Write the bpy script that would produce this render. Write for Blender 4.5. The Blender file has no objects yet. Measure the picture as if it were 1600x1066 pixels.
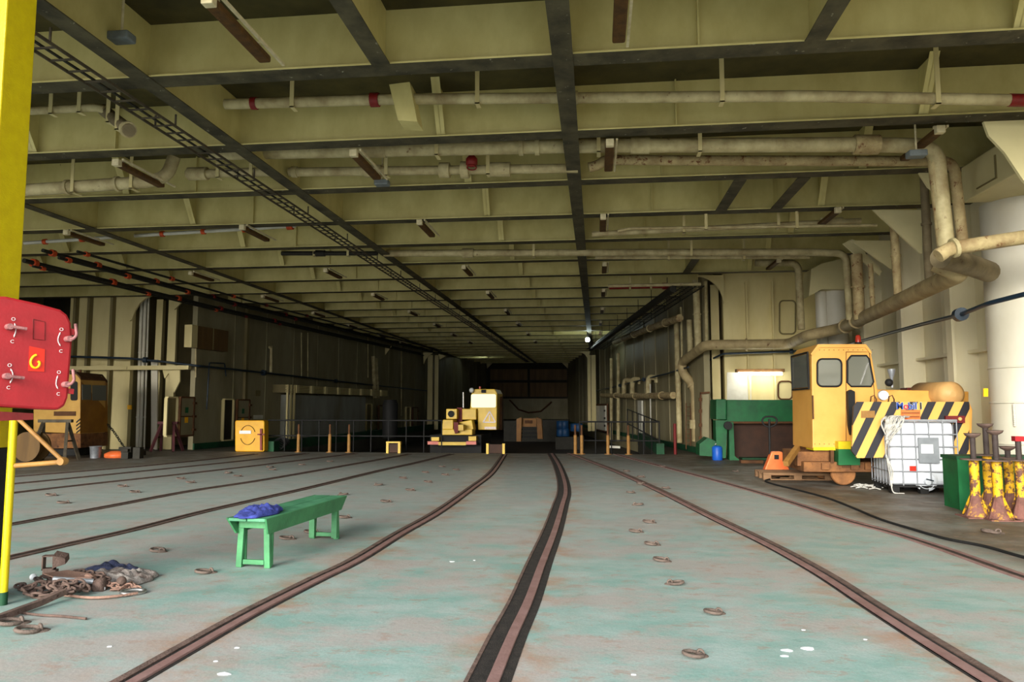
import bpy, bmesh, math, random
import numpy as np
from mathutils import Vector as V, Matrix, noise as mnoise
random.seed(7)
sc = bpy.context.scene
COL = sc.collection

# ------------------------------------------------------------------ camera
FPX = 1150.0
EYE = V((0, 0, 1.55))
TH = math.atan(103 / FPX)
PS = math.atan(132 * math.cos(TH) / FPX)
CF = V((-math.sin(PS) * math.cos(TH), math.cos(PS) * math.cos(TH), math.sin(TH)))
CR = V((math.cos(PS), math.sin(PS), 0))
CU = CR.cross(CF)
cd = bpy.data.cameras.new('camera')
cam = bpy.data.objects.new('camera', cd)
COL.objects.link(cam)
cd.sensor_width = 36
cd.lens = FPX / 1600 * 36
cd.clip_end = 400
cd.clip_start = 0.05
cam.matrix_world = Matrix(((CR.x, CU.x, -CF.x, EYE.x), (CR.y, CU.y, -CF.y, EYE.y), (CR.z, CU.z, -CF.z, EYE.z), (0, 0, 0, 1)))
sc.camera = cam

# ------------------------------------------------------------------ light and exposure
sc.view_settings.view_transform = 'Standard'
sc.view_settings.look = 'None'
sc.view_settings.gamma = 1
sc.view_settings.use_curve_mapping = False
sc.view_settings.exposure = 0.92
wd = bpy.data.worlds.new('sky')
sc.world = wd
wd.use_nodes = True
nt = wd.node_tree
nt.nodes.clear()
wo = nt.nodes.new('ShaderNodeOutputWorld')
bg = nt.nodes.new('ShaderNodeBackground')
tc = nt.nodes.new('ShaderNodeTexCoord')
sx = nt.nodes.new('ShaderNodeSeparateXYZ')
cr = nt.nodes.new('ShaderNodeValToRGB')
cr.color_ramp.elements[0].position = 0.0
cr.color_ramp.elements[0].color = (1.0, 0.98, 0.93, 1)
cr.color_ramp.elements[1].position = 0.6
cr.color_ramp.elements[1].color = (0.62, 0.68, 0.74, 1)
nt.links.new(tc.outputs['Generated'], sx.inputs[0])
nt.links.new(sx.outputs['Z'], cr.inputs[0])
nt.links.new(cr.outputs[0], bg.inputs[0])
bg.inputs[1].default_value = 1.75
nt.links.new(bg.outputs[0], wo.inputs[0])
sd = bpy.data.lights.new('hazy_sun', 'SUN')
sd.energy = 4.1
sd.angle = math.radians(32)
sd.color = (1.0, 0.95, 0.84)
sun = bpy.data.objects.new('hazy_sun', sd)
COL.objects.link(sun)
sun.rotation_euler = V((0.26, 1.0, -0.31)).to_track_quat('-Z', 'Y').to_euler()
sun.location = (0, -20, 20)
sc.cycles.max_bounces = 8
sc.cycles.diffuse_bounces = 5
sc.cycles.use_denoising = True


# ------------------------------------------------------------------ pixel to place helpers
def ray(x, y):
    return CF + CR * ((x - 800) / FPX) - CU * ((y - 533) / FPX)


def fl(x, y, z=0.0):
    d = ray(x, y)
    return EYE + d * ((z - EYE.z) / d.z)


def yp(x, y, Y):
    d = ray(x, y)
    return EYE + d * (Y / d.y)


def xp(x, y, X):
    d = ray(x, y)
    return EYE + d * (X / d.x)


# ------------------------------------------------------------------ materials
def lin(c):
    return tuple(((v / 255) / 12.92 if v / 255 <= 0.04045 else ((v / 255 + 0.055) / 1.055) ** 2.4) for v in c) + (1.0,)


def mat(name, c1, c2=None, scale=2.0, amt=0.5, rust=0.0, rustc=(92, 52, 34), rough=0.6, metal=0.0, bump=0.1, stretch=(1, 1, 1), rscale=6.0, spec=0.35):
    m = bpy.data.materials.new(name)
    m.use_nodes = True
    n = m.node_tree.nodes
    L = m.node_tree.links
    b = n['Principled BSDF']
    b.inputs['Roughness'].default_value = rough
    b.inputs['Metallic'].default_value = metal
    b.inputs['Specular IOR Level'].default_value = spec
    g = n.new('ShaderNodeNewGeometry')
    mp = n.new('ShaderNodeMapping')
    mp.inputs['Scale'].default_value = stretch
    L.new(g.outputs['Position'], mp.inputs[0])
    no = n.new('ShaderNodeTexNoise')
    no.inputs['Scale'].default_value = scale
    no.inputs['Detail'].default_value = 6
    no.inputs['Roughness'].default_value = 0.6
    L.new(mp.outputs[0], no.inputs['Vector'])
    r = n.new('ShaderNodeMapRange')
    r.inputs[1].default_value = 0.35
    r.inputs[2].default_value = 0.7
    r.inputs[4].default_value = amt * 1.6
    L.new(no.outputs[0], r.inputs[0])
    mx = n.new('ShaderNodeMix')
    mx.data_type = 'RGBA'
    mx.inputs[6].default_value = lin(c1)
    mx.inputs[7].default_value = lin(c2 if c2 else tuple(v * 0.7 for v in c1))
    L.new(r.outputs[0], mx.inputs[0])
    out = mx.outputs[2]
    if rust > 0:
        n2 = n.new('ShaderNodeTexNoise')
        n2.inputs['Scale'].default_value = rscale
        n2.inputs['Detail'].default_value = 8
        n2.inputs['Roughness'].default_value = 0.7
        L.new(mp.outputs[0], n2.inputs['Vector'])
        r2 = n.new('ShaderNodeMapRange')
        t = 0.72 - 0.32 * rust
        r2.inputs[1].default_value = t
        r2.inputs[2].default_value = t + 0.07
        L.new(n2.outputs[0], r2.inputs[0])
        m2 = n.new('ShaderNodeMix')
        m2.data_type = 'RGBA'
        m2.inputs[7].default_value = lin(rustc)
        L.new(r2.outputs[0], m2.inputs[0])
        L.new(out, m2.inputs[6])
        out = m2.outputs[2]
    L.new(out, b.inputs['Base Color'])
    if bump:
        bp = n.new('ShaderNodeBump')
        bp.inputs['Strength'].default_value = bump
        bp.inputs['Distance'].default_value = 0.02
        n3 = n.new('ShaderNodeTexNoise')
        n3.inputs['Scale'].default_value = scale * 8
        n3.inputs['Detail'].default_value = 4
        L.new(mp.outputs[0], n3.inputs['Vector'])
        L.new(n3.outputs[0], bp.inputs['Height'])
        L.new(bp.outputs[0], b.inputs['Normal'])
    return m


def emis(name, c, s):
    m = bpy.data.materials.new(name)
    m.use_nodes = True
    b = m.node_tree.nodes['Principled BSDF']
    b.inputs['Base Color'].default_value = (0.8, 0.8, 0.8, 1)
    b.inputs['Emission Color'].default_value = lin(c)
    b.inputs['Emission Strength'].default_value = s
    return m


def glass(name, c, rough=0.05, alpha=0.45, spec=0.8):
    m = bpy.data.materials.new(name)
    m.use_nodes = True
    b = m.node_tree.nodes['Principled BSDF']
    b.inputs['Base Color'].default_value = lin(c)
    b.inputs['Roughness'].default_value = rough
    b.inputs['Specular IOR Level'].default_value = spec
    b.inputs['Alpha'].default_value = alpha
    return m


M = {}
M['web'] = mat('beam_cream_paint', (220, 208, 142), (190, 176, 110), 1.6, 0.55, 0.12, (96, 74, 40), 0.5, bump=0.08, stretch=(1, 1, .6))
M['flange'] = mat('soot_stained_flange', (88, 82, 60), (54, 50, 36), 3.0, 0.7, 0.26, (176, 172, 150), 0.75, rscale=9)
M['deckunder'] = mat('deck_underside_shaded', (84, 76, 40), (54, 48, 24), 1.5, 0.6, 0.1, (60, 40, 20), 0.8)  # olive darkened, the dimness under the plating is put into the colour
M['wallc'] = mat('wall_cream_paint', (216, 202, 150), (194, 178, 122), 1.2, 0.5, 0.10, (110, 80, 50), 0.55, stretch=(1, 1, .35))
M['panelg'] = mat('panel_pale_grey', (158, 160, 154), (124, 122, 104), 0.8, 0.6, 0.05, rough=0.5, stretch=(1, 1, .3))
M['walld'] = mat('wall_ochre_shaded', (132, 120, 82), (98, 86, 52), 0.9, 0.6, 0.14, (80, 58, 32), 0.6, stretch=(1, 1, .3))  # darker wall paint, shade of recesses and dim parts put into the colour
M['walll'] = mat('wall_grey_cream', (150, 142, 112), (112, 102, 70), 0.7, 0.6, 0.10, (88, 66, 40), 0.6, stretch=(1, 1, .35))  # wall tone lowered to imitate daylight fading into the hold
M['brown'] = mat('wall_brown_panel', (112, 84, 44), (80, 58, 28), 1.2, 0.6, rough=0.6, stretch=(3, 3, .3))
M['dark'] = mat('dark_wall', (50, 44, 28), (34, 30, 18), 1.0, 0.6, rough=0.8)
M['hullw'] = mat('hull_side_pale_paint', (226, 218, 188), (206, 196, 156), 1.0, 0.45, 0.07, (150, 120, 80), 0.5, stretch=(1, 1, .4))
M['bracketc'] = mat('bracket_pale_cream', (218, 208, 160), (200, 188, 140), 1.0, 0.45, 0.05, (150, 120, 80), 0.5)
M['white'] = mat('column_white_paint', (212, 208, 194), (194, 186, 162), 1.0, 0.45, 0.06, (150, 120, 80), 0.45, stretch=(1, 1, .5))
M['whitep'] = mat('pale_white', (214, 212, 200), (180, 176, 160), 2.0, 0.5, rough=0.5)
M['pipe'] = mat('pipe_cream_lagging', (196, 184, 140), (140, 122, 84), 3.0, 0.6, 0.28, (104, 72, 42), 0.6, bump=0.3, rscale=5)
M['piperust'] = mat('pipe_rusty_lagging', (190, 172, 126), (136, 112, 76), 4.0, 0.6, 0.5, (112, 70, 40), 0.7, bump=0.4, rscale=7)
M['pipegrey'] = mat('pipe_grey_brown', (136, 122, 92), (96, 84, 62), 3.0, 0.6, 0.2, (84, 52, 30), 0.7, bump=0.3)
M['pipemain'] = mat('pipe_tan_lagging', (176, 158, 116), (132, 114, 80), 3.0, 0.6, 0.3, (98, 66, 40), 0.65, bump=0.3)
M['pipedark'] = mat('pipe_dark', (44, 42, 34), (28, 26, 20), 4.0, 0.5, 0.2, (86, 50, 30), 0.7)
M['pipegrey2'] = mat('tray_dull_steel', (84, 76, 60), (54, 46, 36), 5, 0.6, 0.3, (90, 54, 34), 0.7)
M['redvalve'] = mat('valve_red', (138, 30, 26), (90, 22, 20), 6, 0.5, 0.2, rough=0.5)
M['orange'] = mat('valve_orange', (214, 84, 36), (160, 60, 30), 8, 0.5, 0.2, rough=0.5)
M['bluecab'] = mat('pipe_navy', (26, 44, 58), (18, 28, 38), 5, 0.5, 0.1, rough=0.4)
M['rust'] = mat('rusty_steel', (106, 86, 78), (72, 58, 52), 8, 0.6, 0.35, (58, 36, 28), 0.85, bump=0.5, rscale=14)
M['rustpale'] = mat('rusty_steel_pale', (144, 114, 100), (108, 82, 72), 8, 0.6, 0.25, (76, 48, 36), 0.85, bump=0.4, rscale=14)
M['ringm'] = mat('ring_grey_rust', (108, 94, 86), (76, 64, 58), 12, 0.6, 0.15, (110, 70, 50), 0.8, bump=0.4)
M['railhead'] = mat('rail_steel', (136, 108, 104), (110, 82, 76), 5, 0.5, 0.15, (84, 54, 44), 0.6, bump=0.2, rscale=10)
M['gap'] = mat('rail_groove_dirt', (62, 48, 40), (34, 28, 24), 12, 0.7, 0.25, (120, 66, 38), 0.9, bump=0.8, rscale=18)
M['gapdark'] = mat('rail_groove_dark', (52, 46, 42), (28, 26, 24), 16, 0.7, 0.12, (98, 90, 84), 0.9, bump=0.9, rscale=24)
M['green'] = mat('bench_green', (72, 140, 92), (56, 112, 74), 5, 0.6, 0.08, (176, 190, 170), 0.5, bump=0.15, rscale=9)
M['greentop'] = mat('bench_green_worn', (84, 150, 112), (60, 118, 88), 5, 0.7, 0.25, (128, 164, 146), 0.55, rscale=12)
M['dgreen'] = mat('machine_green', (14, 98, 52), (10, 66, 38), 3, 0.5, 0.1, (60, 44, 26), 0.5)
M['ggreen'] = mat('coaming_green', (20, 78, 46), (18, 48, 30), 3, 0.6, 0.2, (50, 40, 24), 0.7)
M['yellow'] = mat('post_yellow', (208, 188, 14), (192, 168, 12), 10, 0.5, 0.06, (150, 120, 20), 0.45, bump=0.15, rscale=18)
M['black'] = mat('post_black', (30, 30, 34), (18, 18, 20), 10, 0.5, rough=0.6, bump=0.3)
M['red'] = mat('hatch_red', (158, 30, 38), (138, 26, 32), 6, 0.5, 0.05, (150, 60, 60), 0.45, bump=0.06, rscale=20)
M['skipb'] = mat('skip_dark_brown', (66, 40, 26), (44, 28, 20), 3, 0.6, 0.2, (96, 60, 36), 0.7)
M['dred'] = mat('dark_red', (112, 24, 24), (80, 18, 18), 6, 0.5, rough=0.6)
M['pinksteel'] = mat('worn_pink_steel', (168, 112, 112), (110, 70, 70), 14, 0.6, rough=0.5, bump=0.3)
M['sticker'] = mat('sticker_orange', (206, 40, 20), None, 6, 0.1, rough=0.4, bump=0)
M['stickery'] = mat('sticker_yellow', (255, 190, 20), None, 6, 0.1, rough=0.4, bump=0)
M['wpaint'] = mat('white_marking', (238, 224, 224), None, 20, 0.3, rough=0.5, bump=0)
M['loco'] = mat('loco_amber', (232, 174, 88), (214, 152, 68), 1.5, 0.5, 0.12, (120, 66, 30), 0.4, bump=0.05, rscale=9)
M['locoy'] = mat('loco_yellow', (226, 190, 60), (196, 158, 44), 2, 0.5, 0.1, (110, 66, 20), 0.4, rscale=9)
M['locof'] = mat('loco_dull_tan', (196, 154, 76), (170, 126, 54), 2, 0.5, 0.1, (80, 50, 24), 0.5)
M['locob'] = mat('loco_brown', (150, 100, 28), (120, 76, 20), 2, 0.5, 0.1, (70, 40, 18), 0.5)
M['locochas'] = mat('loco_chassis_rust', (140, 94, 54), (84, 54, 34), 4, 0.6, 0.4, (60, 34, 22), 0.8, bump=0.4)
M['lroof'] = mat('loco_roof_brown', (96, 62, 34), (70, 44, 24), 4, 0.6, 0.2, rough=0.8)
M['tank'] = mat('tank_tan', (226, 180, 116), (200, 152, 92), 3, 0.5, 0.08, rough=0.5)
M['rubber'] = mat('rubber_black', (24, 24, 24), (14, 14, 14), 8, 0.4, rough=0.7, bump=0.2)
M['glassd'] = glass('window_dark_glass', (120, 122, 112), 0.06, 0.85, 0.9)
M['glassm'] = mat('window_bright_reflection', (186, 184, 140), None, 3, 0.0, rough=0.03, metal=0.96, bump=0)
M['plastic'] = mat('tank_white_plastic', (208, 213, 220), (186, 194, 204), 3, 0.4, rough=0.35, bump=0.03)
M['galv'] = mat('galvanised_steel', (150, 154, 160), (120, 124, 130), 12, 0.5, rough=0.4, metal=0.4)
M['grey'] = mat('grey_label', (128, 134, 140), (108, 114, 120), 6, 0.4, rough=0.5)
M['labelw'] = mat('label_white', (224, 228, 232), None, 6, 0.1, rough=0.5, bump=0)
M['wood'] = mat('pallet_wood', (150, 116, 84), (108, 80, 56), 5, 0.6, 0.2, (70, 48, 34), 0.8, bump=0.3, stretch=(.4, 1, 1))
M['jack'] = mat('pallet_truck_orange', (246, 124, 66), (226, 100, 50), 5, 0.5, rough=0.4)
M['standy'] = mat('stand_chipped_yellow', (226, 178, 30), (196, 140, 26), 6, 0.5, 0.75, (92, 58, 48), 0.6, bump=0.3, rscale=9)
M['standbase'] = mat('stand_rusty_base', (124, 84, 76), (92, 62, 54), 9, 0.6, 0.5, (184, 140, 50), 0.8, bump=0.4)
M['screw'] = mat('stand_screw', (64, 54, 52), (44, 36, 34), 9, 0.6, 0.2, rough=0.7, bump=0.4)
M['bag'] = mat('white_twine', (216, 214, 208), (170, 168, 160), 20, 0.6, rough=0.9, bump=0.6)
M['bluecloth'] = mat('blue_cloth', (62, 74, 156), (38, 46, 108), 12, 0.6, rough=0.95, bump=0.5)
M['navycloth'] = mat('navy_cloth', (58, 64, 92), (34, 38, 56), 12, 0.6, rough=0.95, bump=0.6)
M['dirtycloth'] = mat('dirty_cloth', (150, 144, 140), (98, 84, 78), 10, 0.7, rough=0.95, bump=0.6)
M['blue'] = mat('can_blue', (30, 96, 200), (20, 70, 160), 8, 0.4, rough=0.4)
M['bluedrum'] = mat('drum_blue', (20, 66, 110), (14, 44, 76), 4, 0.5, rough=0.5)
M['yellowbox'] = mat('box_yellow', (222, 166, 16), (204, 146, 12), 3, 0.5, 0.06, (120, 70, 20), 0.45)
M['pink'] = mat('buffer_pink', (222, 130, 118), (196, 110, 100), 5, 0.4, 0.1, rough=0.5)
M['purple'] = mat('trestle_maroon', (92, 44, 48), (66, 32, 34), 5, 0.6, rough=0.7)
M['khaki'] = mat('arm_khaki_paint', (158, 116, 58), (122, 86, 44), 8, 0.5, 0.2, (110, 70, 36), 0.6)
M['metal'] = mat('bare_metal', (170, 170, 168), (130, 130, 128), 8, 0.5, rough=0.3, metal=0.8)
M['lens'] = glass('lamp_lens', (220, 224, 224), 0.1, 0.9, 0.8)
M['beacon'] = mat('beacon_red', (170, 56, 40), (150, 40, 30), 9, 0.3, rough=0.2, bump=0)
M['tube'] = emis('lit_tube', (255, 252, 236), 14)
M['bulb'] = emis('lit_bulb', (235, 255, 248), 60)
M['housing'] = mat('rusty_lamp_housing', (92, 62, 22), (62, 40, 14), 10, 0.6, 0.2, (150, 110, 60), 0.7)
M['endcap'] = mat('lamp_end_cap', (226, 214, 176), (190, 176, 136), 10, 0.5, rough=0.5)
M['bgreyplate'] = mat('grey_plate', (120, 128, 130), (90, 96, 98), 6, 0.5, rough=0.5)
M['mobilb'] = mat('lettering_blue', (40, 70, 150), None, 10, 0.1, rough=0.5, bump=0)
M['mobilr'] = mat('lettering_red', (206, 50, 56), None, 10, 0.1, rough=0.5, bump=0)


def floor_mat():
    m = bpy.data.materials.new('deck_paint')
    m.use_nodes = True
    n = m.node_tree.nodes
    L = m.node_tree.links
    b = n['Principled BSDF']
    g = n.new('ShaderNodeNewGeometry')

    def nz(scale, detail, st=(1, 1, 1), ro=0.6):
        mp = n.new('ShaderNodeMapping')
        mp.inputs['Scale'].default_value = st
        L.new(g.outputs['Position'], mp.inputs[0])
        q = n.new('ShaderNodeTexNoise')
        q.inputs['Scale'].default_value = scale
        q.inputs['Detail'].default_value = detail
        q.inputs['Roughness'].default_value = ro
        L.new(mp.outputs[0], q.inputs['Vector'])
        return q.outputs[0]

    def mr(x, a, c, lo=0.0, hi=1.0):
        r = n.new('ShaderNodeMapRange')
        r.inputs[1].default_value = a
        r.inputs[2].default_value = c
        r.inputs[3].default_value = lo
        r.inputs[4].default_value = hi
        L.new(x, r.inputs[0])
        return r.outputs[0]

    def mix(f, a, c):
        x = n.new('ShaderNodeMix')
        x.data_type = 'RGBA'
        for k, v in ((0, f), (6, a), (7, c)):
            if hasattr(v, 'is_linked'):
                L.new(v, x.inputs[k])
            elif isinstance(v, tuple):
                x.inputs[k].default_value = lin(v)
            else:
                x.inputs[k].default_value = v
        return x.outputs[2]

    def mul(a, c):
        x = n.new('ShaderNodeMath')
        x.operation = 'MULTIPLY'
        for k, v in ((0, a), (1, c)):
            if hasattr(v, 'is_linked'):
                L.new(v, x.inputs[k])
            else:
                x.inputs[k].default_value = v
        return x.outputs[0]
    att = n.new('ShaderNodeAttribute')
    att.attribute_name = 'wear'
    sepc = n.new('ShaderNodeSeparateColor')
    L.new(att.outputs['Color'], sepc.inputs[0])
    teal = mix(mr(nz(1.6, 8, (1, 1.6, 1), .7), .38, .6), (154, 170, 166), (126, 158, 151))
    c = mix(mr(nz(0.55, 8, (1, 1.4, 1), .72), .46, .56, 0, .8), teal, (164, 154, 150))
    c = mix(mul(sepc.outputs[2], .75), c, mix(mr(nz(2.2, 8, (1, 2, 1), .7), .4, .6), (162, 166, 164), (148, 160, 158)))
        # rust bleeding out of the rail grooves
    rm = mul(sepc.outputs[0], mr(nz(2.0, 7, (1, 1, 1), .7), .44, .62))
    c = mix(mul(rm, .9), c, (158, 112, 80))
    # grimy area
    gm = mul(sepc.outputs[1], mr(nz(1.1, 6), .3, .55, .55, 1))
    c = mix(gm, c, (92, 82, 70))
    # small pale scuffs
    c = mix(mul(mr(nz(9, 8, (1, 1, 1), .75), .66, .72), .5), c, (176, 180, 176))
    c = mix(mul(mr(nz(5, 8, (1, 1, 1), .75), .6, .7), .5), c, (96, 112, 100))
    c = mix(mr(nz(60, 4, (1, 1, 1), .7), .45, .75, 0, .35), c, (96, 100, 96))
    c = mix(mul(mr(nz(3.2, 8, (1, 1.5, 1), .78), .56, .6), .45), c, (150, 122, 108))
    L.new(c, b.inputs['Base Color'])
    L.new(mr(nz(3, 4), .3, .7, .45, .7), b.inputs['Roughness'])
    b.inputs['Specular IOR Level'].default_value = 0.35
    bp = n.new('ShaderNodeBump')
    bp.inputs['Strength'].default_value = 0.25
    bp.inputs['Distance'].default_value = 0.01
    L.new(nz(22, 6), bp.inputs['Height'])
    L.new(bp.outputs[0], b.inputs['Normal'])
    return m


M['floor'] = floor_mat()
M['floord'] = mat('deck_grime_shaded', (78, 76, 66), (52, 48, 40), 1.2, 0.6, 0.1, (60, 40, 26), 0.6)  # grimy side deck, darkened further to imitate dimming towards the back
M['pit'] = mat('lower_deck_dark', (54, 42, 34), (34, 28, 24), 1.2, 0.6, 0.2, (74, 36, 28), 0.7)


def stripes(name, ca, cb, scale, slant, off=0.0):
    m = bpy.data.materials.new(name)
    m.use_nodes = True
    n = m.node_tree.nodes
    L = m.node_tree.links
    b = n['Principled BSDF']
    b.inputs['Roughness'].default_value = 0.45
    g = n.new('ShaderNodeNewGeometry')
    s = n.new('ShaderNodeSeparateXYZ')
    L.new(g.outputs['Position'], s.inputs[0])

    def mth(op, a, c):
        x = n.new('ShaderNodeMath')
        x.operation = op
        for k, v in ((0, a), (1, c)):
            if hasattr(v, 'is_linked'):
                L.new(v, x.inputs[k])
            else:
                x.inputs[k].default_value = v
        return x.outputs[0]
    u = mth('SUBTRACT', s.outputs['X'], mth('MULTIPLY', s.outputs['Z'], slant))
    u = mth('ADD', mth('DIVIDE', u, scale), off)
    k = mth('GREATER_THAN', mth('FRACT', u, 0), 0.52)
    x = n.new('ShaderNodeMix')
    x.data_type = 'RGBA'
    x.inputs[6].default_value = lin(ca)
    x.inputs[7].default_value = lin(cb)
    L.new(k, x.inputs[0])
    L.new(x.outputs[2], b.inputs['Base Color'])
    return m


M['hazard'] = stripes('hazard_stripes', (226, 170, 84), (28, 28, 36), 0.315, 0.5)


# ------------------------------------------------------------------ mesh building
class MB:
    def __init__(s, frame=None):
        s.v = []
        s.f = []
        s.m = []
        s.s = []
        s.fr = frame

    def _add(s, vs, fs, m=0, sm=False):
        o = len(s.v)
        for p in vs:
            p = V(p)
            if s.fr is not None:
                p = s.fr @ p
            s.v.append(p)
        for f in fs:
            s.f.append([i + o for i in f])
            s.m.append(m)
            s.s.append(sm)
        return s

    def box(s, x0, x1, y0, y1, z0, z1, m=0):
        vs = [(x, y, z) for z in (z0, z1) for y in (y0, y1) for x in (x0, x1)]
        return s._add(vs, [(0, 2, 3, 1), (4, 5, 7, 6), (0, 1, 5, 4), (2, 6, 7, 3), (0, 4, 6, 2), (1, 3, 7, 5)], m)

    def bar(s, a, b, w, h, m=0, up=(0, 0, 1)):
        a = V(a)
        b = V(b)
        d = (b - a).normalized()
        up = V(up)
        if abs(d.dot(up)) > .98:
            up = V((0, 1, 0))
        x = d.cross(up).normalized() * w / 2
        y = x.cross(d).normalized() * h / 2
        vs = [a - x - y, a + x - y, a + x + y, a - x + y, b - x - y, b + x - y, b + x + y, b - x + y]
        return s._add(vs, [(0, 1, 2, 3), (4, 7, 6, 5), (0, 4, 5, 1), (1, 5, 6, 2), (2, 6, 7, 3), (3, 7, 4, 0)], m)

    def poly(s, pts, vec, m=0):
        pts = [V(p) for p in pts]
        vec = V(vec)
        k = len(pts)
        vs = pts + [p + vec for p in pts]
        fs = [tuple(range(k)), tuple(range(2 * k - 1, k - 1, -1))] + [(i, i + k, (i + 1) % k + k, (i + 1) % k) for i in range(k)]
        return s._add(vs, fs, m)

    def tube(s, pts, r, m=0, n=10, cap=True):
        pts = [V(p) for p in pts]
        k = len(pts)
        rr = r if isinstance(r, (list, tuple)) else [r] * k
        t = [((pts[min(i + 1, k - 1)] - pts[max(i - 1, 0)]).normalized()) for i in range(k)]
        a = t[0].orthogonal().normalized()
        vs = []
        for i in range(k):
            a = (a - t[i] * a.dot(t[i])).normalized()
            b = t[i].cross(a)
            for j in range(n):
                th = 2 * math.pi * j / n
                vs.append(pts[i] + (a * math.cos(th) + b * math.sin(th)) * rr[i])
        fs = [(i * n + j, i * n + (j + 1) % n, (i + 1) * n + (j + 1) % n, (i + 1) * n + j) for i in range(k - 1) for j in range(n)]
        s._add(vs, fs, m, True)
        if cap:
            s._add(vs[:n], [tuple(range(n - 1, -1, -1))], m)
            s._add(vs[-n:], [tuple(range(n))], m)
        return s

    def cyl(s, a, b, r, m=0, n=16, r2=None):
        return s.tube([a, b], [r, r if r2 is None else r2], m, n)

    def lathe(s, prof, c, axis=(0, 0, 1), m=0, n=20):
        c = V(c)
        ax = V(axis).normalized()
        a = ax.orthogonal().normalized()
        b = ax.cross(a)
        vs = []
        for r, z in prof:
            for j in range(n):
                th = 2 * math.pi * j / n
                vs.append(c + ax * z + (a * math.cos(th) + b * math.sin(th)) * r)
        fs = [(i * n + j, i * n + (j + 1) % n, (i + 1) * n + (j + 1) % n, (i + 1) * n + j) for i in range(len(prof) - 1) for j in range(n)]
        s._add(vs, fs, m, True)
        s._add(vs[:n], [tuple(range(n - 1, -1, -1))], m)
        s._add(vs[-n:], [tuple(range(n))], m)
        return s

    def torus(s, c, R, r, ax=(0, 0, 1), m=0, n=24, k=8, sx=1.0):
        c = V(c)
        ax = V(ax).normalized()
        a = ax.orthogonal().normalized()
        b = ax.cross(a)
        vs = []
        for i in range(n):
            t = 2 * math.pi * i / n
            d = a * math.cos(t) * sx + b * math.sin(t)
            dn = (a * math.cos(t) + b * math.sin(t))
            for j in range(k):
                u = 2 * math.pi * j / k
                vs.append(c + d * R + dn * r * math.cos(u) + ax * r * math.sin(u))
        fs = [(i * k + j, i * k + (j + 1) % k, ((i + 1) % n) * k + (j + 1) % k, ((i + 1) % n) * k + j) for i in range(n) for j in range(k)]
        return s._add(vs, fs, m, True)

    def sph(s, c, r, m=0, sc3=(1, 1, 1), n=12, k=8):
        c = V(c)
        vs = [c + V((0, 0, -r * sc3[2]))]
        for i in range(1, k):
            ph = -math.pi / 2 + math.pi * i / k
            for j in range(n):
                th = 2 * math.pi * j / n
                vs.append(c + V((r * math.cos(ph) * math.cos(th) * sc3[0], r * math.cos(ph) * math.sin(th) * sc3[1], r * math.sin(ph) * sc3[2])))
        vs.append(c + V((0, 0, r * sc3[2])))
        e = len(vs) - 1
        fs = [(0, 1 + (j + 1) % n, 1 + j) for j in range(n)]
        fs += [(1 + i * n + j, 1 + i * n + (j + 1) % n, 1 + (i + 1) * n + (j + 1) % n, 1 + (i + 1) * n + j) for i in range(k - 2) for j in range(n)]
        fs += [(1 + (k - 2) * n + j, 1 + (k - 2) * n + (j + 1) % n, e) for j in range(n)]
        return s._add(vs, fs, m, True)

    def build(s, name, mats, parent=None, label=None, cat=None, group=None, kind=None, bevel=0, at=None, recalc=True):
        if not isinstance(mats, (list, tuple)):
            mats = [mats]
        inv = None
        loc = V((0, 0, 0))
        if parent is not None:
            inv = V(parent.get('_o', (0, 0, 0)))
        else:
            xs = [p.x for p in s.v]
            ys = [p.y for p in s.v]
            zs = [p.z for p in s.v]
            loc = V(at) if at is not None else V(((min(xs) + max(xs)) / 2, (min(ys) + max(ys)) / 2, min(zs)))
            inv = loc
        me = bpy.data.meshes.new(name)
        me.from_pydata([tuple(p - inv) for p in s.v], [], s.f)
        for q in mats:
            me.materials.append(M[q] if isinstance(q, str) else q)
        me.polygons.foreach_set('material_index', s.m)
        me.polygons.foreach_set('use_smooth', s.s)
        if recalc:
            bm = bmesh.new()
            bm.from_mesh(me)
            bmesh.ops.recalc_face_normals(bm, faces=bm.faces)
            bm.to_mesh(me)
            bm.free()
        me.update()
        o = bpy.data.objects.new(name, me)
        COL.objects.link(o)
        if parent is not None:
            o.parent = parent
            o['_o'] = tuple(inv)
        else:
            o.location = loc
            o['_o'] = tuple(loc)
        if bevel:
            b = o.modifiers.new('bevel', 'BEVEL')
            b.width = bevel
            b.segments = 2
            b.limit_method = 'ANGLE'
            b.angle_limit = math.radians(40)
        tag(o, label, cat, group, kind)
        return o


def tag(o, label=None, cat=None, group=None, kind=None):
    for k, v in (('label', label), ('category', cat), ('group', group), ('kind', kind)):
        if v:
            o[k] = v


def thing(name, label, cat, loc, group=None):
    o = bpy.data.objects.new(name, None)
    COL.objects.link(o)
    o.location = V(loc)
    o.empty_display_size = 0.1
    o['_o'] = tuple(V(loc))
    tag(o, label, cat, group)
    return o


def copytree(o, delta, label=None, parent=None):
    c = o.copy()
    COL.objects.link(c)
    if parent is None:
        c.location = V(o.location) + V(delta)
        c['_o'] = tuple(c.location)
        if label:
            c['label'] = label
    else:
        c.parent = parent
    for ch in list(o.children):
        copytree(ch, delta, None, c)
    return c


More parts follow.
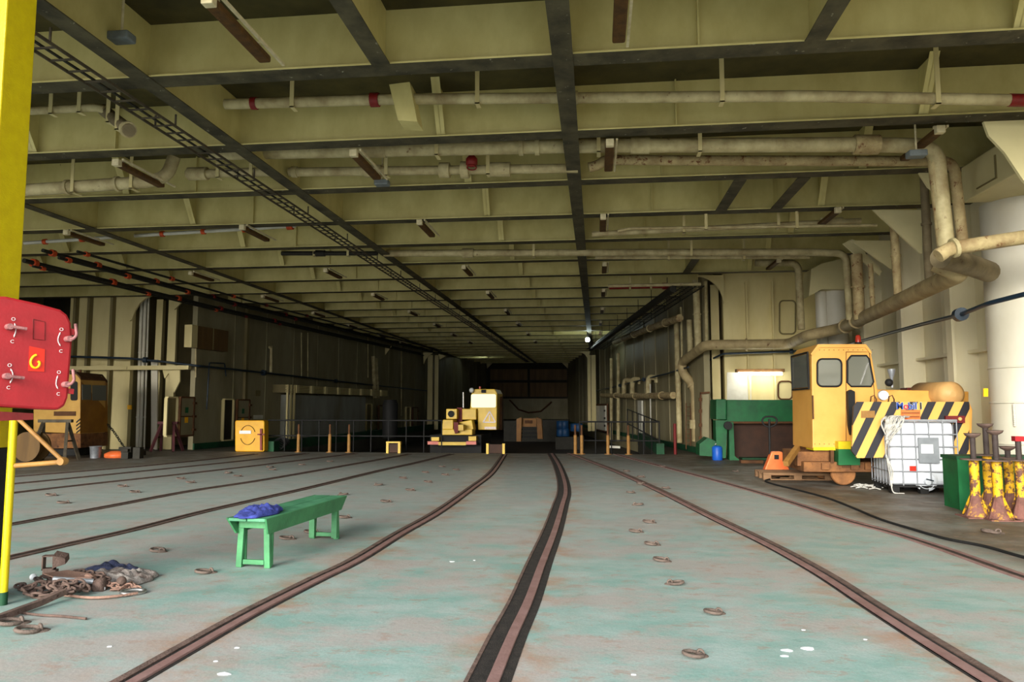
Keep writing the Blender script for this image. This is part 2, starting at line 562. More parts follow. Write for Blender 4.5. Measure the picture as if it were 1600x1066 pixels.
def text(s, name, parent, origin, xdir, updir, size, m, depth=0.004, label=None, bold=0.0, align='CENTER'):
    cu = bpy.data.curves.new(name, 'FONT')
    cu.body = s
    cu.size = size
    cu.extrude = depth
    cu.offset = bold
    cu.align_x = align
    cu.align_y = 'CENTER'
    tmp = bpy.data.objects.new(name, cu)
    me = bpy.data.meshes.new_from_object(tmp)
    me.materials.clear()
    me.materials.append(M[m])
    bpy.data.objects.remove(tmp)
    x = V(xdir).normalized()
    y = V(updir)
    y = (y - x * y.dot(x)).normalized()
    z = x.cross(y)
    p = V(origin) - V(parent.get('_o', (0, 0, 0)))
    me.transform(Matrix(((x.x, y.x, z.x, p.x), (x.y, y.y, z.y, p.y), (x.z, y.z, z.z, p.z), (0, 0, 0, 1))))
    me.name = name
    o = bpy.data.objects.new(name, me)
    COL.objects.link(o)
    o.parent = parent
    if label:
        o['label'] = label
    return o


def fillet(pts, r, seg=6):
    pts = [V(p) for p in pts]
    out = [pts[0]]
    for i in range(1, len(pts) - 1):
        a, b, c = pts[i - 1], pts[i], pts[i + 1]
        d1 = (a - b)
        d2 = (c - b)
        rr = min(r, d1.length * .45, d2.length * .45)
        p = b + d1.normalized() * rr
        q = b + d2.normalized() * rr
        for k in range(seg + 1):
            t = k / seg
            out.append(p * (1 - t) ** 2 + b * 2 * t * (1 - t) + q * t * t)
    out.append(pts[-1])
    return out


def catmull(pts, n=8):
    pts = [V(p) for p in pts]
    P = [pts[0] * 2 - pts[1]] + pts + [pts[-1] * 2 - pts[-2]]
    out = []
    for i in range(1, len(P) - 2):
        for k in range(n):
            t = k / n
            out.append(0.5 * ((2 * P[i]) + (P[i + 1] - P[i - 1]) * t + (2 * P[i - 1] - 5 * P[i] + 4 * P[i + 1] - P[i + 2]) * t * t + (3 * P[i] - P[i - 1] - 3 * P[i + 1] + P[i + 2]) * t ** 3))
    out.append(pts[-1])
    return out


def ribbon(mb, pts, a, b, z0, z1, m=0):
    k = len(pts)
    vs = []
    for i in range(k):
        d = (pts[min(i + 1, k - 1)] - pts[max(i - 1, 0)])
        d.z = 0
        d.normalize()
        nrm = V((d.y, -d.x, 0))
        for off, z in ((a, z0), (b, z0), (b, z1), (a, z1)):
            p = pts[i] + nrm * off
            vs.append(V((p.x, p.y, z)))
    fs = [(i * 4 + j, i * 4 + (j + 1) % 4, i * 4 + 4 + (j + 1) % 4, i * 4 + 4 + j) for i in range(k - 1) for j in range(4)]
    fs += [(3, 2, 1, 0), (k * 4 - 4, k * 4 - 3, k * 4 - 2, k * 4 - 1)]
    mb._add(vs, fs, m)


def extr(mb, px, Y, depth, m=0):
    return mb.poly([yp(x, y, Y) for x, y in px], (0, depth, 0), m)


def rrect(x0, y0, x1, y1, r, n=4):
    out = []
    for cx, cy, a0 in ((x1 - r, y0 + r, -90), (x1 - r, y1 - r, 0), (x0 + r, y1 - r, 90), (x0 + r, y0 + r, 180)):
        for k in range(n + 1):
            a = math.radians(a0 + 90 * k / n)
            out.append((cx + r * math.cos(a), cy + r * math.sin(a)))
    return out


ORD = ['first', 'second', 'third', 'fourth', 'fifth', 'sixth', 'seventh', 'eighth', 'ninth', 'tenth', 'eleventh', 'twelfth', 'thirteenth', 'fourteenth', 'fifteenth', 'sixteenth', 'seventeenth', 'eighteenth', 'nineteenth', 'twentieth', 'twenty-first', 'twenty-second', 'twenty-third', 'twenty-fourth', 'twenty-fifth', 'twenty-sixth', 'twenty-seventh', 'twenty-eighth', 'twenty-ninth']

# ================================================================== STRUCTURE
ZB = 5.6      # underside of the beams
ZD = 6.35     # deck plating above
YE = 24.7     # deck edge where the well begins
XPL, XPR = -11.2, 1.95
BY = [8.33 + 2.38 * k for k in range(27)]


class Wall:
    def __init__(s, a, b):
        s.a = V((a[0], a[1], 0))
        s.b = V((b[0], b[1], 0))
        s.u = (s.b - s.a).normalized()
        s.n = V((s.u.y, -s.u.x, 0))
        if s.n.dot(V((0, 0, 0)) - s.a) < 0:
            s.n = -s.n
        s.len = (s.b - s.a).length
        s.fr = Matrix(((s.u.x, s.n.x, 0, s.a.x), (s.u.y, s.n.y, 0, s.a.y), (0, 0, 1, 0), (0, 0, 0, 1)))

    def at(s, x, y, off=0.0):
        d = ray(x, y)
        p0 = s.a + s.n * off
        t = (p0 - EYE).dot(s.n) / d.dot(s.n)
        p = EYE + d * t
        return (p - s.a).dot(s.u), p.z, p

    def mb(s):
        return MB(s.fr)


WL = Wall((-14.6, 25.5), (-10.5, 70))
WR = Wall((3.5, 24.6), (-2.7, 70))
BR = Wall((3.5, 24.5), (7.5, 24.5))
HR = Wall((7.5, 24.5), (7.5, 2))


def S(mb, name, mats, **k):
    return mb.build(name, mats, kind='structure', **k)


# main deck with a wear map (rust beside the rails, grime by the sides)
RAILS_PX = {
    'centre': [(771, 1066), (802, 992), (826, 940), (847, 882), (867, 830), (879, 789), (884, 769), (881, 748), (872, 725), (862, 709)],
    'left_curve': [(212, 1066), (300, 1015), (400, 958), (497, 908), (562, 876), (630, 834), (689, 800), (740, 763), (771, 738), (790, 710)],
    'right': [(1543, 1066), (1437, 1000), (1356, 948), (1275, 895), (1194, 850), (1112, 810), (1031, 769), (970, 741), (930, 725), (888, 709)],
    'far_right': [(1760, 952), (1600, 903), (1478, 860), (1397, 834), (1316, 812), (1234, 785), (1153, 761), (1072, 739), (991, 718), (962, 710)],
    'l1': [(-60, 890), (21, 871), (105, 852), (210, 828), (315, 801), (420, 777), (490, 761), (593, 736), (648, 724), (706, 710)],
    'l2': [(-60, 833), (24, 819), (175, 791), (297, 768), (420, 749), (556, 725), (640, 710)],
    'l3': [(-60, 782), (28, 770), (140, 757), (315, 738), (450, 722), (556, 709)],
    'l4': [(-60, 764), (28, 756), (210, 738), (385, 720), (480, 709)],
    'l5': [(-60, 751), (28, 745), (210, 730), (330, 718), (400, 710)],
}
RL = {}
for k, v in RAILS_PX.items():
    p_ = [fl(x, y) for x, y in v]
    e_ = (p_[0] - p_[1]).normalized()
    RL[k] = catmull([p_[0] + e_ * q_ for q_ in (4.2, 3.0, 2.0, 1.2, .5)] + p_, 6)
gx = np.arange(-25, 9.01, 0.16)
gy = np.append(np.arange(-1, YE, 0.16), YE)
GX, GY = np.meshgrid(gx, gy)
rustw = np.zeros(GX.shape)
for k, pts in RL.items():
    dmin = np.full(GX.shape, 9.0)
    for i in range(len(pts) - 1):
        ax, ay, bx, by = pts[i].x, pts[i].y, pts[i + 1].x, pts[i + 1].y
        dx, dy = bx - ax, by - ay
        t = np.clip(((GX - ax) * dx + (GY - ay) * dy) / (dx * dx + dy * dy + 1e-9), 0, 1)
        dmin = np.minimum(dmin, np.hypot(GX - ax - t * dx, GY - ay - t * dy))
    w = 0.95 if k in ('centre', 'left_curve', 'right') else .35
    rustw = np.maximum(rustw, w * np.clip(1.1 - dmin / 0.42, 0, 1))
fr_x = np.interp(GY, [p.y for p in RL['far_right']], [p.x for p in RL['far_right']])
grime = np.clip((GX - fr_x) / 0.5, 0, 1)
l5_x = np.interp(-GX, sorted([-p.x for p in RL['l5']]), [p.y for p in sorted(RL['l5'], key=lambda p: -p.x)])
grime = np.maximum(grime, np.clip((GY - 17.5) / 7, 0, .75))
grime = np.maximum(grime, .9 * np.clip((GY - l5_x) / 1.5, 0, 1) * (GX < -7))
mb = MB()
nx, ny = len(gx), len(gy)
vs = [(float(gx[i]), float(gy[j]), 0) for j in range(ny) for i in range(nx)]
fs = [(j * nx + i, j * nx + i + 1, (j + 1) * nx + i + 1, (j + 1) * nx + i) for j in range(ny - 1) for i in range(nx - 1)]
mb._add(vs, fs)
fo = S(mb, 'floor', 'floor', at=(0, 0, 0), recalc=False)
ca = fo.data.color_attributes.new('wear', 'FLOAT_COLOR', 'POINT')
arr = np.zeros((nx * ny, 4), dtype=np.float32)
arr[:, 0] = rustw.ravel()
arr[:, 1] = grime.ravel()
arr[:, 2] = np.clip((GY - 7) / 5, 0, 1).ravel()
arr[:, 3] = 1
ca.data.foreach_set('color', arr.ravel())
S(MB().box(-25, XPL, YE, 72, -1.0, 0), 'floor_side', 'floord')
S(MB().box(XPR, 9, YE, 72, -1.0, 0), 'floor_side', 'floord')
S(MB().box(XPL, XPR, YE, 72, -1.0, -0.6), 'floor_lower', 'pit')
S(MB().box(XPL, XPR, YE - .15, YE, -.6, -.012), 'trim_well_edge', 'pit')
S(MB().box(-60, 60, -60, -1, -.4, -.03), 'bounce_ground', mat('bounce_ground_grey', (150, 148, 140), (126, 124, 116), 1, .5, rough=.8))  # unseen ground outside, added to bounce daylight into the hold
# ceiling plating
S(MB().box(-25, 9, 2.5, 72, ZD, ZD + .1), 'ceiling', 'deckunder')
# hull walls
S(MB().box(7.5, 7.7, 2, 24.6, 0, ZD), 'wall_right', 'hullw')
S(MB().box(-23.7, -23.5, 2, 29, 0, ZD), 'wall_left', 'walld')


def wallslab(w, name, m, z0=-.6, ext=0.0):
    q = w.mb().box(-ext, w.len + ext, -.2, 0, z0, ZD)
    return S(q, name, m)


wallslab(WL, 'wall_left', 'walll')
wallslab(WR, 'wall_right', 'walll')
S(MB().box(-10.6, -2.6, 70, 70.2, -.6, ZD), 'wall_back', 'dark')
# back wall panels
q = MB()
for x0, x1 in ((766, 824), (828, 886)):
    for y0, y1 in ((577, 594), (598, 620)):
        extr(q, [(x0, y0), (x1, y0), (x1, y1), (x0, y1)], 69.8, .2)
S(q, 'wall_back_panel', 'brown')
q = MB()
extr(q, [(764, 623), (888, 623), (888, 655), (764, 655)], 69.8, .2)
S(q, 'wall_back_panel', 'walll')
# left aft bulkhead with ribs
XBL = yp(204, 560, 25.5).x
q = MB().box(-19.7, XBL, 25.5, 25.7, 0, ZD)
S(q, 'wall_left_bulkhead', 'wallc')
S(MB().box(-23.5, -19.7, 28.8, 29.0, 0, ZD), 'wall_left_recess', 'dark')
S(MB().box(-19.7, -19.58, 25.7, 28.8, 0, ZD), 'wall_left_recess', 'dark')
S(MB().box(XBL, -14.2, 28.6, 28.8, 0, ZD), 'wall_left_recess', 'walld')
S(MB().box(XBL - .1, XBL, 25.7, 28.6, 0, ZD), 'wall_left_recess', 'walld')
for x, x2 in ((132, 137), (168, 173), (110, 113)):
    a = yp(x, 560, 25.3)
    S(MB().box(a.x, a.x + .1, 25.3, 25.5, 0, ZD), 'trim_bulkhead_rib', 'walld')
S(MB().box(-19.6, -14.65, 25.1, 25.3, 2.9, 3.05), 'trim_bulkhead_shelf', 'wallc')
# knee bracket left
kn = [(202, 452), (238, 452), (238, 462), (228, 466), (218, 474), (211, 485), (206, 499), (202, 502)]
q = MB()
extr(q, kn, 25.35, .08)
S(q, 'trim_knee', 'wallc')
q = MB()
extr(q, [(272, 469), (287, 469), (272, 484)], 25.35, .08)
S(q, 'trim_knee', 'wallc')
for px in ([(253, 574), (270, 574), (257, 592)], [(262, 578), (281, 578), (281, 596), (272, 614)]):
    q = MB()
    extr(q, px, 25.3, .06)
    S(q, 'trim_knee', 'wallc')
q = MB()
extr(q, [(236, 562), (246, 562), (245, 704), (236, 700)], 25.4, .06)
S(q, 'trim_pillar_plate', 'white')
# right aft bulkhead
S(MB().box(4.15, 7.5, 24.5, 24.7, 0, ZD), 'wall_right_bulkhead', 'wallc')
S(MB().box(3.5, 4.25, 26.4, 26.6, 0, ZD), 'wall_right_recess', 'walld')
S(MB().box(4.15, 4.25, 24.7, 26.4, 0, ZD), 'wall_right_recess', 'walld')
for x in (1168, 1209):
    a = yp(x, 560, 24.35)
    S(MB().box(a.x, a.x + .05, 24.36, 24.5, 0, ZB), 'trim_bulkhead_rib', 'wallc')
q = MB()
extr(q, [(1090, 430), (1131, 430), (1131, 474), (1129, 464), (1124, 453), (1117, 444), (1108, 437), (1098, 433), (1090, 432)], 24.3, .08)
S(q, 'trim_knee', 'wallc')
# right hull web frames
for Y in BY[0:7]:
    S(MB().box(7.02, 7.5, Y - .03, Y + .03, 0, ZB).box(6.98, 7.04, Y - .12, Y + .12, 0, ZB), 'trim_wall_frame', 'hullw')
S(MB().box(7.3, 7.5, 3, 24.4, 2.6, 2.66), 'trim_wall_stringer', 'hullw')
for Y in BY[0:7]:
    S(MB().box(7.38, 7.5, Y + 1.17, Y + 1.21, 0, ZB), 'trim_wall_stiffener', 'hullw')
# green baseboards
S(WL.mb().box(0, WL.len, 0, .06, 0, .22), 'baseboard_left', 'ggreen')
S(WR.mb().box(0, WR.len, 0, .06, 0, .2), 'baseboard_right', 'ggreen')
# wall plating seams
for w, n_, nm in ((WL, 18, 'l'), (WR, 16, 'r')):
    for k in range(1, n_):
        S(w.mb().box(k * 2.4, k * 2.4 + .04, 0, .03, .25, ZB), 'trim_wall_seam', 'walll')
# coaming of the well
S(MB().box(XPL - .25, XPL, YE + .1, 66, 0, .35), 'trim_coaming', 'ggreen')
S(MB().box(XPR, XPR + .25, YE + .1, 36, 0, .35), 'trim_coaming', 'ggreen')


# ------------------------------------------------------------------ transverse deck beams
def xr(Y):
    return 7.5 if Y < 24.5 else 3.5 + (Y - 24.6) * (-6.2 / 45.4)


def xl(Y):
    return -23.5 if Y < 25.5 else -14.6 + (Y - 25.5) * (4.1 / 44.5)


for k, Y in enumerate([BY[0] - 2.38] + BY):
    a, b = xl(Y), xr(Y)
    where = 'at the stern mouth, overhead' if k == 0 else 'counted from the stern mouth'
    t = thing('deck_beam', '%s transverse cream deck beam %s' % (ORD[k], where), 'ceiling beam', (0, Y, ZB), 'transverse deck beams')
    MB().box(a, b, Y - .012, Y + .012, ZB + .02, ZD).build('web', 'web', t)
    MB().box(a, b, Y - .155, Y - .15, ZB + .004, ZB + .024).build('edge_strip', 'web', t, label='pale paint edge')
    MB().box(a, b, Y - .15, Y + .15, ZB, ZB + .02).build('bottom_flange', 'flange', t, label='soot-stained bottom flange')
    for X in (-16.5, -13.9, -9.0, -7.6, -2.3, 1.2, 4.6):
        if a + .4 < X < b - .4 and not (k == 1 and X in (-9.0, -2.3)):
            if X in (-7.6, 1.2):
                MB().box(X - .01, X + .01, Y - .08, Y - .012, ZB + .02, ZD).build('stiffener', 'web', t)
            else:
                MB().poly([(X, Y - .012, ZB + .05), (X, Y - .1, ZB + .05), (X, Y - .55, ZD), (X, Y - .012, ZD)], (.012, 0, 0)).poly([(X - .06, Y - .1, ZB + .05), (X - .06, Y - .55, ZD), (X - .06, Y - .53, ZD), (X - .06, Y - .08, ZB + .05)], (.13, 0, 0)).build('tripping_bracket', 'web', t)
# longitudinal girders between the beams
for X, nm in ((-.35, 'just left of centre'), (-5.55, 'beside the ladder cable tray'), (-11.4, 'on the port side')):
    t = thing('deck_girder', 'long fore and aft deck girder %s' % nm, 'ceiling girder', (X, 3, ZB), 'fore and aft girders')
    MB().box(X - .012, X + .012, 3, 69.9, ZB + .01, ZD).build('web', 'web', t)
    MB().box(X - .12, X + .12, 3, 69.9, ZB - .012, ZB + .004).build('bottom_flange', 'flange', t, label='soot-stained bottom flange')
for X, Y0, Y1, nm in ((2.45, BY[0] - 2.38, BY[0], 'above the first bay'), (2.6, BY[2], BY[3], 'left of its pair in the fourth bay'), (-2.5, BY[0] - 2.38, BY[0], 'left of centre above the first bay'), (3.7, BY[2], BY[3], 'right of its pair in the fourth bay'), (2.75, BY[5], BY[6], 'near the starboard bulkhead')):
    MB().box(X - .012, X + .012, Y0 + .02, Y1 - .02, ZB + .01, ZD).box(X - .11, X + .11, Y0 + .16, Y1 - .16, ZB - .01, ZB + .006, 1).build('short_girder', ['web', 'flange'], label='short fore and aft girder %s' % nm, cat='ceiling girder')
# pale end brackets on the starboard side
for i, (px, Y) in enumerate([([(1537, 190), (1640, 186), (1640, 320), (1600, 283), (1570, 238), (1545, 212)], 10.4), ([(1364, 328), (1441, 328), (1441, 396), (1438, 396)], 15.1), ([(1330, 376), (1396, 376), (1396, 421), (1390, 419)], 17.5), ([(1317, 381), (1332, 373), (1378, 424), (1374, 431)], 18.3), ([(1436, 270), (1462, 270), (1462, 301), (1450, 292)], 12.9)]):
    q = MB()
    extr(q, px, Y, .05)
    q.build('end_bracket', 'bracketc', label=['large pale plate bracket above the near white column', 'pale triangular bracket plate, largest of the middle three', 'pale triangular bracket plate behind the largest', 'slim slanting pale bracket plate farthest left', 'small pale bracket plate behind the elbow pipe'][i], cat='bracket')

# ------------------------------------------------------------------ starboard columns and ducts
cx, cy = 7.2, 13.16
t = thing('hull_column', 'thick round white column at the right edge of the picture', 'column', (cx, cy, 0))
MB().cyl((cx, cy, 0), (cx, cy, 5.0), .6, n=40).build('shaft', 'white', t)
for z in (.95, 1.62, 2.2):
    MB().torus((cx, cy, z), .605, .016, n=40).build('weld_band', 'white', t)
q = MB()
for k in range(12):
    a = -2.2 + k * .04
    q.sph((cx + .62 * math.cos(-2.5), cy + .62 * math.sin(-2.5), 1.25 + k * .03), .02)
q.build('ladder_bead', 'white', t)
ct = thing('casing_block', 'big grey white box casing above the near column', 'duct casing', (6.8, 12.1, 4.97))
MB().box(6.2, 7.4, 11.2, 13.0, 4.99, ZB).build('body', 'bracketc', ct, bevel=.02)
q = MB().box(6.18, 6.2, 11.9, 11.93, 5.1, 5.45).box(6.18, 6.2, 11.9, 12.5, 5.08, 5.1)
q.build('casing_frame', 'walld', ct, label='thin rusty welded frame')
q = MB()
extr(q, [(1284, 412), (1321, 403), (1321, 452), (1284, 452)], 21.7, .8)
extr(q, [(1268, 420), (1284, 412), (1284, 452), (1264, 463)], 21.7, .8)
q.build('duct_box', 'bracketc', label='boxy pale duct above the twin white shafts', cat='duct')
for x, r, nm in ((1307, .3, 'wider round white shaft under the boxy duct'), (1284, .16, 'narrow round white shaft under the boxy duct')):
    p = yp(x, 500, 22.2)
    MB().cyl((p.x, 22.2, 0), (p.x, 22.2, 4.9), r, n=24).build('vent_shaft', 'white', label=nm, cat='shaft')
# columns on left and right inner walls
def icol(name, x0, x1, ytop, Y, lab, m='wallc'):
    p0 = yp(x0, 600, Y)
    p1 = yp(x1, 600, Y)
    w = p1.x - p0.x
    t = thing(name, lab, 'column', ((p0.x + p1.x) / 2, Y, 0))
    z1 = min(yp(x0, ytop, Y).z, ZB)
    MB().box(p0.x, p1.x, Y - .02, Y, 0, z1).build('face_plate', m, t)
    MB().box(p0.x + w * .45, p0.x + w * .55, Y, Y + .35, 0, z1).build('web', m, t)
    return t


icol('pillar', 240, 250, 430, 25.9, 'pale pillar right of the twin white pipes, port side')
icol('pillar', 259, 272, 430, 25.6, 'widest pale pillar where the port wall begins')
icol('pillar', 1113, 1126, 440, 24.9, 'cream pillar under the curved knee beside the green machine')
for x0, x1, Y, lab in ((668, 676, 50, 'left flange of the far port pillar pair'), (679, 685, 50.2, 'right flange of the far port pillar pair'), (918, 923, 48, 'left flange of the far starboard pillar pair'), (924, 931, 48, 'right flange of the far starboard pillar pair')):
    icol('pillar', x0, x1, 555, Y, lab, 'wallc')
for px, Y, lab in (([(661, 551), (677, 551), (670, 556), (665, 562), (662, 569)], 49.9, 'small pale knee left of the far port pillars'), ([(685, 553), (697, 556), (687, 562)], 49.9, 'small pale knee right of the far port pillars'), ([(905, 549), (922, 549), (919, 562), (914, 554)], 47.9, 'small pale knee by the far starboard pillars'),
                   ([(760, 567), (770, 567), (761, 576)], 69.2, 'tiny pale knee, left corner of the back wall'), ([(878, 567), (888, 567), (887, 576)], 69.2, 'tiny pale knee, right corner of the back wall'),
                   ([(470, 517), (486, 517), (475, 531)], 37, 'pale knee above the start of the louvres'), ([(598, 541), (612, 541), (600, 557)], 44, 'pale knee above the end of the louvres')):
    q = MB()
    extr(q, px, Y, .06)
    q.build('knee_bracket', 'wallc', label=lab, cat='bracket')

# ------------------------------------------------------------------ rails
RN = {'centre': 'sunken curving rail, nearest the middle of the deck', 'left_curve': 'sunken rail curving across the deck left of the middle one', 'right': 'sunken rail running right of the ring row', 'far_right': 'sunken rail beside the black hose', 'l1': 'sunken rail passing behind the bench', 'l2': 'sunken rail, second beyond the bench', 'l3': 'sunken rail, third beyond the bench', 'l4': 'sunken rail, fourth beyond the bench', 'l5': 'sunken rail, farthest beyond the bench'}
for k, pts in RL.items():
    pts = [p for p in pts]
    t = thing('rail', RN[k], 'rail', (pts[len(pts) // 2].x, pts[len(pts) // 2].y, 0), 'sunken deck rails')
    q = MB()
    if k == 'centre':
        ribbon(q, pts, -.14, -.036, 0, .004)
        ribbon(q, pts, .036, .1, 0, .004)
        q.build('groove', 'gapdark', t)
        q = MB()
        ribbon(q, pts, -.165, -.14, 0, .01)
        q.build('groove_lip', 'rust', t)
        q = MB()
        ribbon(q, pts, -.036, .036, 0, .016)
        q.build('rail_head', 'railhead', t, bevel=.004)
    elif k in ('left_curve', 'right'):
        sg = -1 if k == 'left_curve' else 1
        q = MB()
        ribbon(q, pts, -.045, -.03, 0, .004)
        ribbon(q, pts, *sorted((sg * .034, sg * .075)), 0, .004)
        ribbon(q, pts, *sorted((-sg * .034, -sg * .06)), 0, .004)
        q.build('groove', 'gapdark', t)
        q = MB()
        ribbon(q, pts, -.034, .034, 0, .018)
        q.build('rail_head', 'railhead', t, bevel=.004)
        q = MB()
        ribbon(q, pts, *sorted((sg * .075, sg * .13)), 0, .012)
        q.build('guard_rail', 'rust', t)
    else:
        q = MB()
        ribbon(q, pts, -.05, .05, 0, .004)
        q.build('groove', 'gap', t)
        q = MB()
        ribbon(q, pts, -.085, -.05, 0, .014)
        ribbon(q, pts, .045, .085, 0, .014)
        q.build('rail_head', 'rust' if k != 'far_right' else 'railhead', t)

# ------------------------------------------------------------------ lashing rings
def ring(px, py, R, lab, grp, ang):
    p = fl(px, py)
    t = thing('lashing_ring', lab, 'ring', p, grp)
    c, s_ = math.cos(ang), math.sin(ang)
    q = MB().torus((p.x, p.y, .02), R, R * .19, (.12 * c, .12 * s_, 1), n=18, k=7)
    q.build('ring', 'ringm', t)
    q = MB().lathe([(R * .8, 0), (R * .6, .008), (R * .2, .012)], (p.x + R * 1.0 * c, p.y + R * 1.0 * s_, 0), n=12)
    q.torus((p.x + R * .95 * c, p.y + R * .95 * s_, .018), R * .35, R * .14, (s_, c, .1), n=10, k=6)
    q.build('socket', 'ringm', t)


rr = random.Random(3)
for i, (x, y) in enumerate([(1083, 1027), (1114, 960), (1057, 914), (1032, 877), (1017, 852), (992, 832), (1013, 817), (998, 790), (985, 771), (1040, 764), (1000, 757), (1001, 746), (978, 737), (1149, 738), (1035, 730)]):
    ring(x, y, .06 if i < 3 else .065, 'rusty lashing ring, %s from the camera in the row right of the centre rail' % ORD[i], 'lashing rings right of the centre rail', rr.choice([.1, .5, 2.9, -.3]))
for i, (x, y) in enumerate([(318, 896), (246, 862), (447, 843), (485, 833), (537, 810), (602, 785), (537, 774), (640, 767), (592, 759), (668, 754), (629, 748), (695, 743), (664, 739), (712, 735), (690, 730)]):
    ring(x, y, .07, 'rusty lashing ring, %s from the camera in the rows around the bench' % ORD[i], 'lashing rings around the bench', rr.choice([.1, .5, 2.9, -.3]))
for i, (x, y) in enumerate([(98, 787), (79, 775), (210, 770), (191, 761), (297, 755), (282, 749), (371, 745), (357, 740), (425, 735), (422, 731), (471, 727), (515, 722)]):
    ring(x, y, .075, 'rusty lashing ring, %s from the left edge among those beyond the bench rail' % ORD[i], 'lashing rings beyond the bench', rr.choice([.1, .5, 2.9]))
for i, (x, y) in enumerate([(15, 976), (44, 988)]):
    ring(x, y, .075, ['thick rusty lashing ring at the left edge below the scrap', 'rusty lashing ring with a lump below the scrap'][i], None, .6)
ring(1548, 833, .09, 'worn lashing ring on the dirty deck below the jack stands', None, 0)


# ------------------------------------------------------------------ pipes
def pipe(lab, pts, r, m='pipe', fr=None, hang=(), bands=(), cat='pipe', n=12, name='pipe', band_m=None, band_r=1.25):
    pp = fillet(pts, fr if fr else r * 3)
    mid = sum((p for p in pp), V()) / len(pp)
    zmin = min(p.z for p in pp)
    t = thing(name, lab, cat, (pp[0].x, pp[0].y, pp[0].z))
    MB().tube(pp, r, n=n).build('run', m, t)
    for hf in hang:
        L = [0]
        for i in range(1, len(pp)):
            L.append(L[-1] + (pp[i] - pp[i - 1]).length)
        i = max(j for j in range(len(pp) - 1) if L[j] <= hf * L[-1])
        c0 = pp[i] + (pp[i + 1] - pp[i]).normalized() * (hf * L[-1] - L[i])
        MB().box(c0.x - .03, c0.x + .03, c0.y - r - .012, c0.y - r, c0.z - r - .03, ZD).box(c0.x - .03, c0.x + .03, c0.y - r - .012, c0.y + r + .01, c0.z - r - .03, c0.z - r - .015).build('hanger_strap', 'wallc', t)
    for bb in bands:
        f, ln = bb[0], bb[1]
        bm_ = bb[2] if len(bb) > 2 else (band_m or m)
        L = [0]
        for i in range(1, len(pp)):
            L.append(L[-1] + (pp[i] - pp[i - 1]).length)
        d = f * L[-1]
        i = max(j for j in range(len(pp) - 1) if L[j] <= d)
        u = (pp[i + 1] - pp[i]).normalized()
        c0 = pp[i] + u * (d - L[i])
        MB().cyl(c0 - u * ln / 2, c0 + u * ln / 2, r * (bb[3] if len(bb) > 3 else band_r), n=14).build('flange' if ln < .15 else 'sleeve', bm_, t)
    return t


Y2 = 9.8
pipe('ceiling pipe left part in the second bay, red flange at its end', [yp(352, 163, Y2), yp(625, 155, Y2)], .075, bands=[(.17, .08, 'redvalve', 1.2), (.86, .12, 'redvalve', 1.35)], hang=(.4,))
pipe('long ceiling pipe in the second bay, right of the grey box', [yp(645, 155, Y2), yp(1255, 150, Y2), yp(1600, 157, Y2), yp(1660, 158, Y2)], .075, bands=[(.25, .06), (.27, .06), (.94, .25, 'redvalve', 1.1)], hang=(.11, .5, .82))
q = MB()
extr(q, [(608, 132), (640, 128), (652, 190), (622, 188)], 9.6, .35)
q.build('junction_casing', 'web', label='pale box casing on the second bay ceiling pipe', cat='casing')
Y3 = 11.6
pipe('thick ceiling pipe in the third bay bending down at the right', [yp(330, 240, Y3), yp(620, 234, Y3), yp(900, 228, Y3), yp(1330, 226, Y3), yp(1463, 228, Y3), yp(1478, 385, Y3)], .115, m='pipe', fr=.3, bands=[(.55, .3, 'pipe', 1.15), (.405, .07), (.425, .07), (.22, .35, 'pipe', 1.12)], hang=(.3, .5, .62))
pipe('thick vertical lagged pipe coming down at the near column', [yp(1463, 245, Y3 + .02), yp(1478, 385, Y3 + .02)], .125, m='piperust')
pipe('sleeve covered stretch of the thick pipe at the right', [yp(1334, 226, Y3), yp(1373, 226, Y3)], .15, m='piperust')
Y3b = 12.4
pipe('thin ceiling pipe in the third bay with a valve at mid length', [yp(452, 269, Y3b), yp(700, 266, Y3b), yp(903, 263, Y3b)], .08, bands=[(.02, .1), (.55, .18, 'pipe', 1.7), (.62, .14, 'pipe', 1.9), (.74, .35, 'pipe', 1.6), (.3, .3, 'pipe', 1.4)], hang=(.35, .7))
pipe('ceiling pipe right of the centre girder with a rusty stretch', [yp(920, 262, Y3b), yp(935, 258, Y3b), yp(945, 250, Y3b), yp(1130, 251, Y3b), yp(1490, 252, Y3b), yp(1505, 385, Y3b)], .085, m='piperust', fr=.2)
t = thing('gate_valve', 'dark red valve hanging by the third bay pipe', 'valve', yp(737, 252, 12.3))
q = MB()
q.lathe([(.03, -.1), (.1, -.06), (.1, .04), (.05, .1), (.05, .16)], yp(737, 252, 12.2), n=12)
q.build('body', 'redvalve', t)
q = MB()
q.torus(yp(737, 262, 12.2), .08, .012, (0, .2, 1))
q.build('handwheel', 'redvalve', t)
pipe('thick ceiling pipe at the left in the third bay', [yp(30, 298, 12), yp(235, 284, 12), yp(262, 274, 12), yp(272, 245, 12)], .11, fr=.2, bands=[(.3, .05), (.6, .05)], hang=(.35, .7))
pipe('lagged ceiling pipe stub left of the ladder tray', [yp(292, 272, 12.3), yp(440, 268, 12.3)], .08, bands=[(.12, .35, 'pipe', 1.5)], hang=(.35, .7))
pipe('ceiling pipe at the far left in the second bay', [yp(40, 174, 10), yp(150, 168, 10), yp(165, 172, 10)], .06, hang=(.35, .7))
pipe('slanting open ended drain pipe under the deck at the left', [yp(162, 172, 10.2), yp(202, 204, 9.5)], .09, m='pipegrey', bands=[(.95, .05, 'pipe', 1.3)], hang=(.35, .7))
Y5 = 18.9
pipe('ceiling pipe in the sixth bay turning down at the right', [yp(600, 396, Y5), yp(910, 395, Y5), yp(1260, 394, Y5), yp(1322, 396, Y5), yp(1328, 500, Y5)], .09, fr=.25, bands=[(.17, .3, 'pipe', 1.4)], hang=(.3, .6))
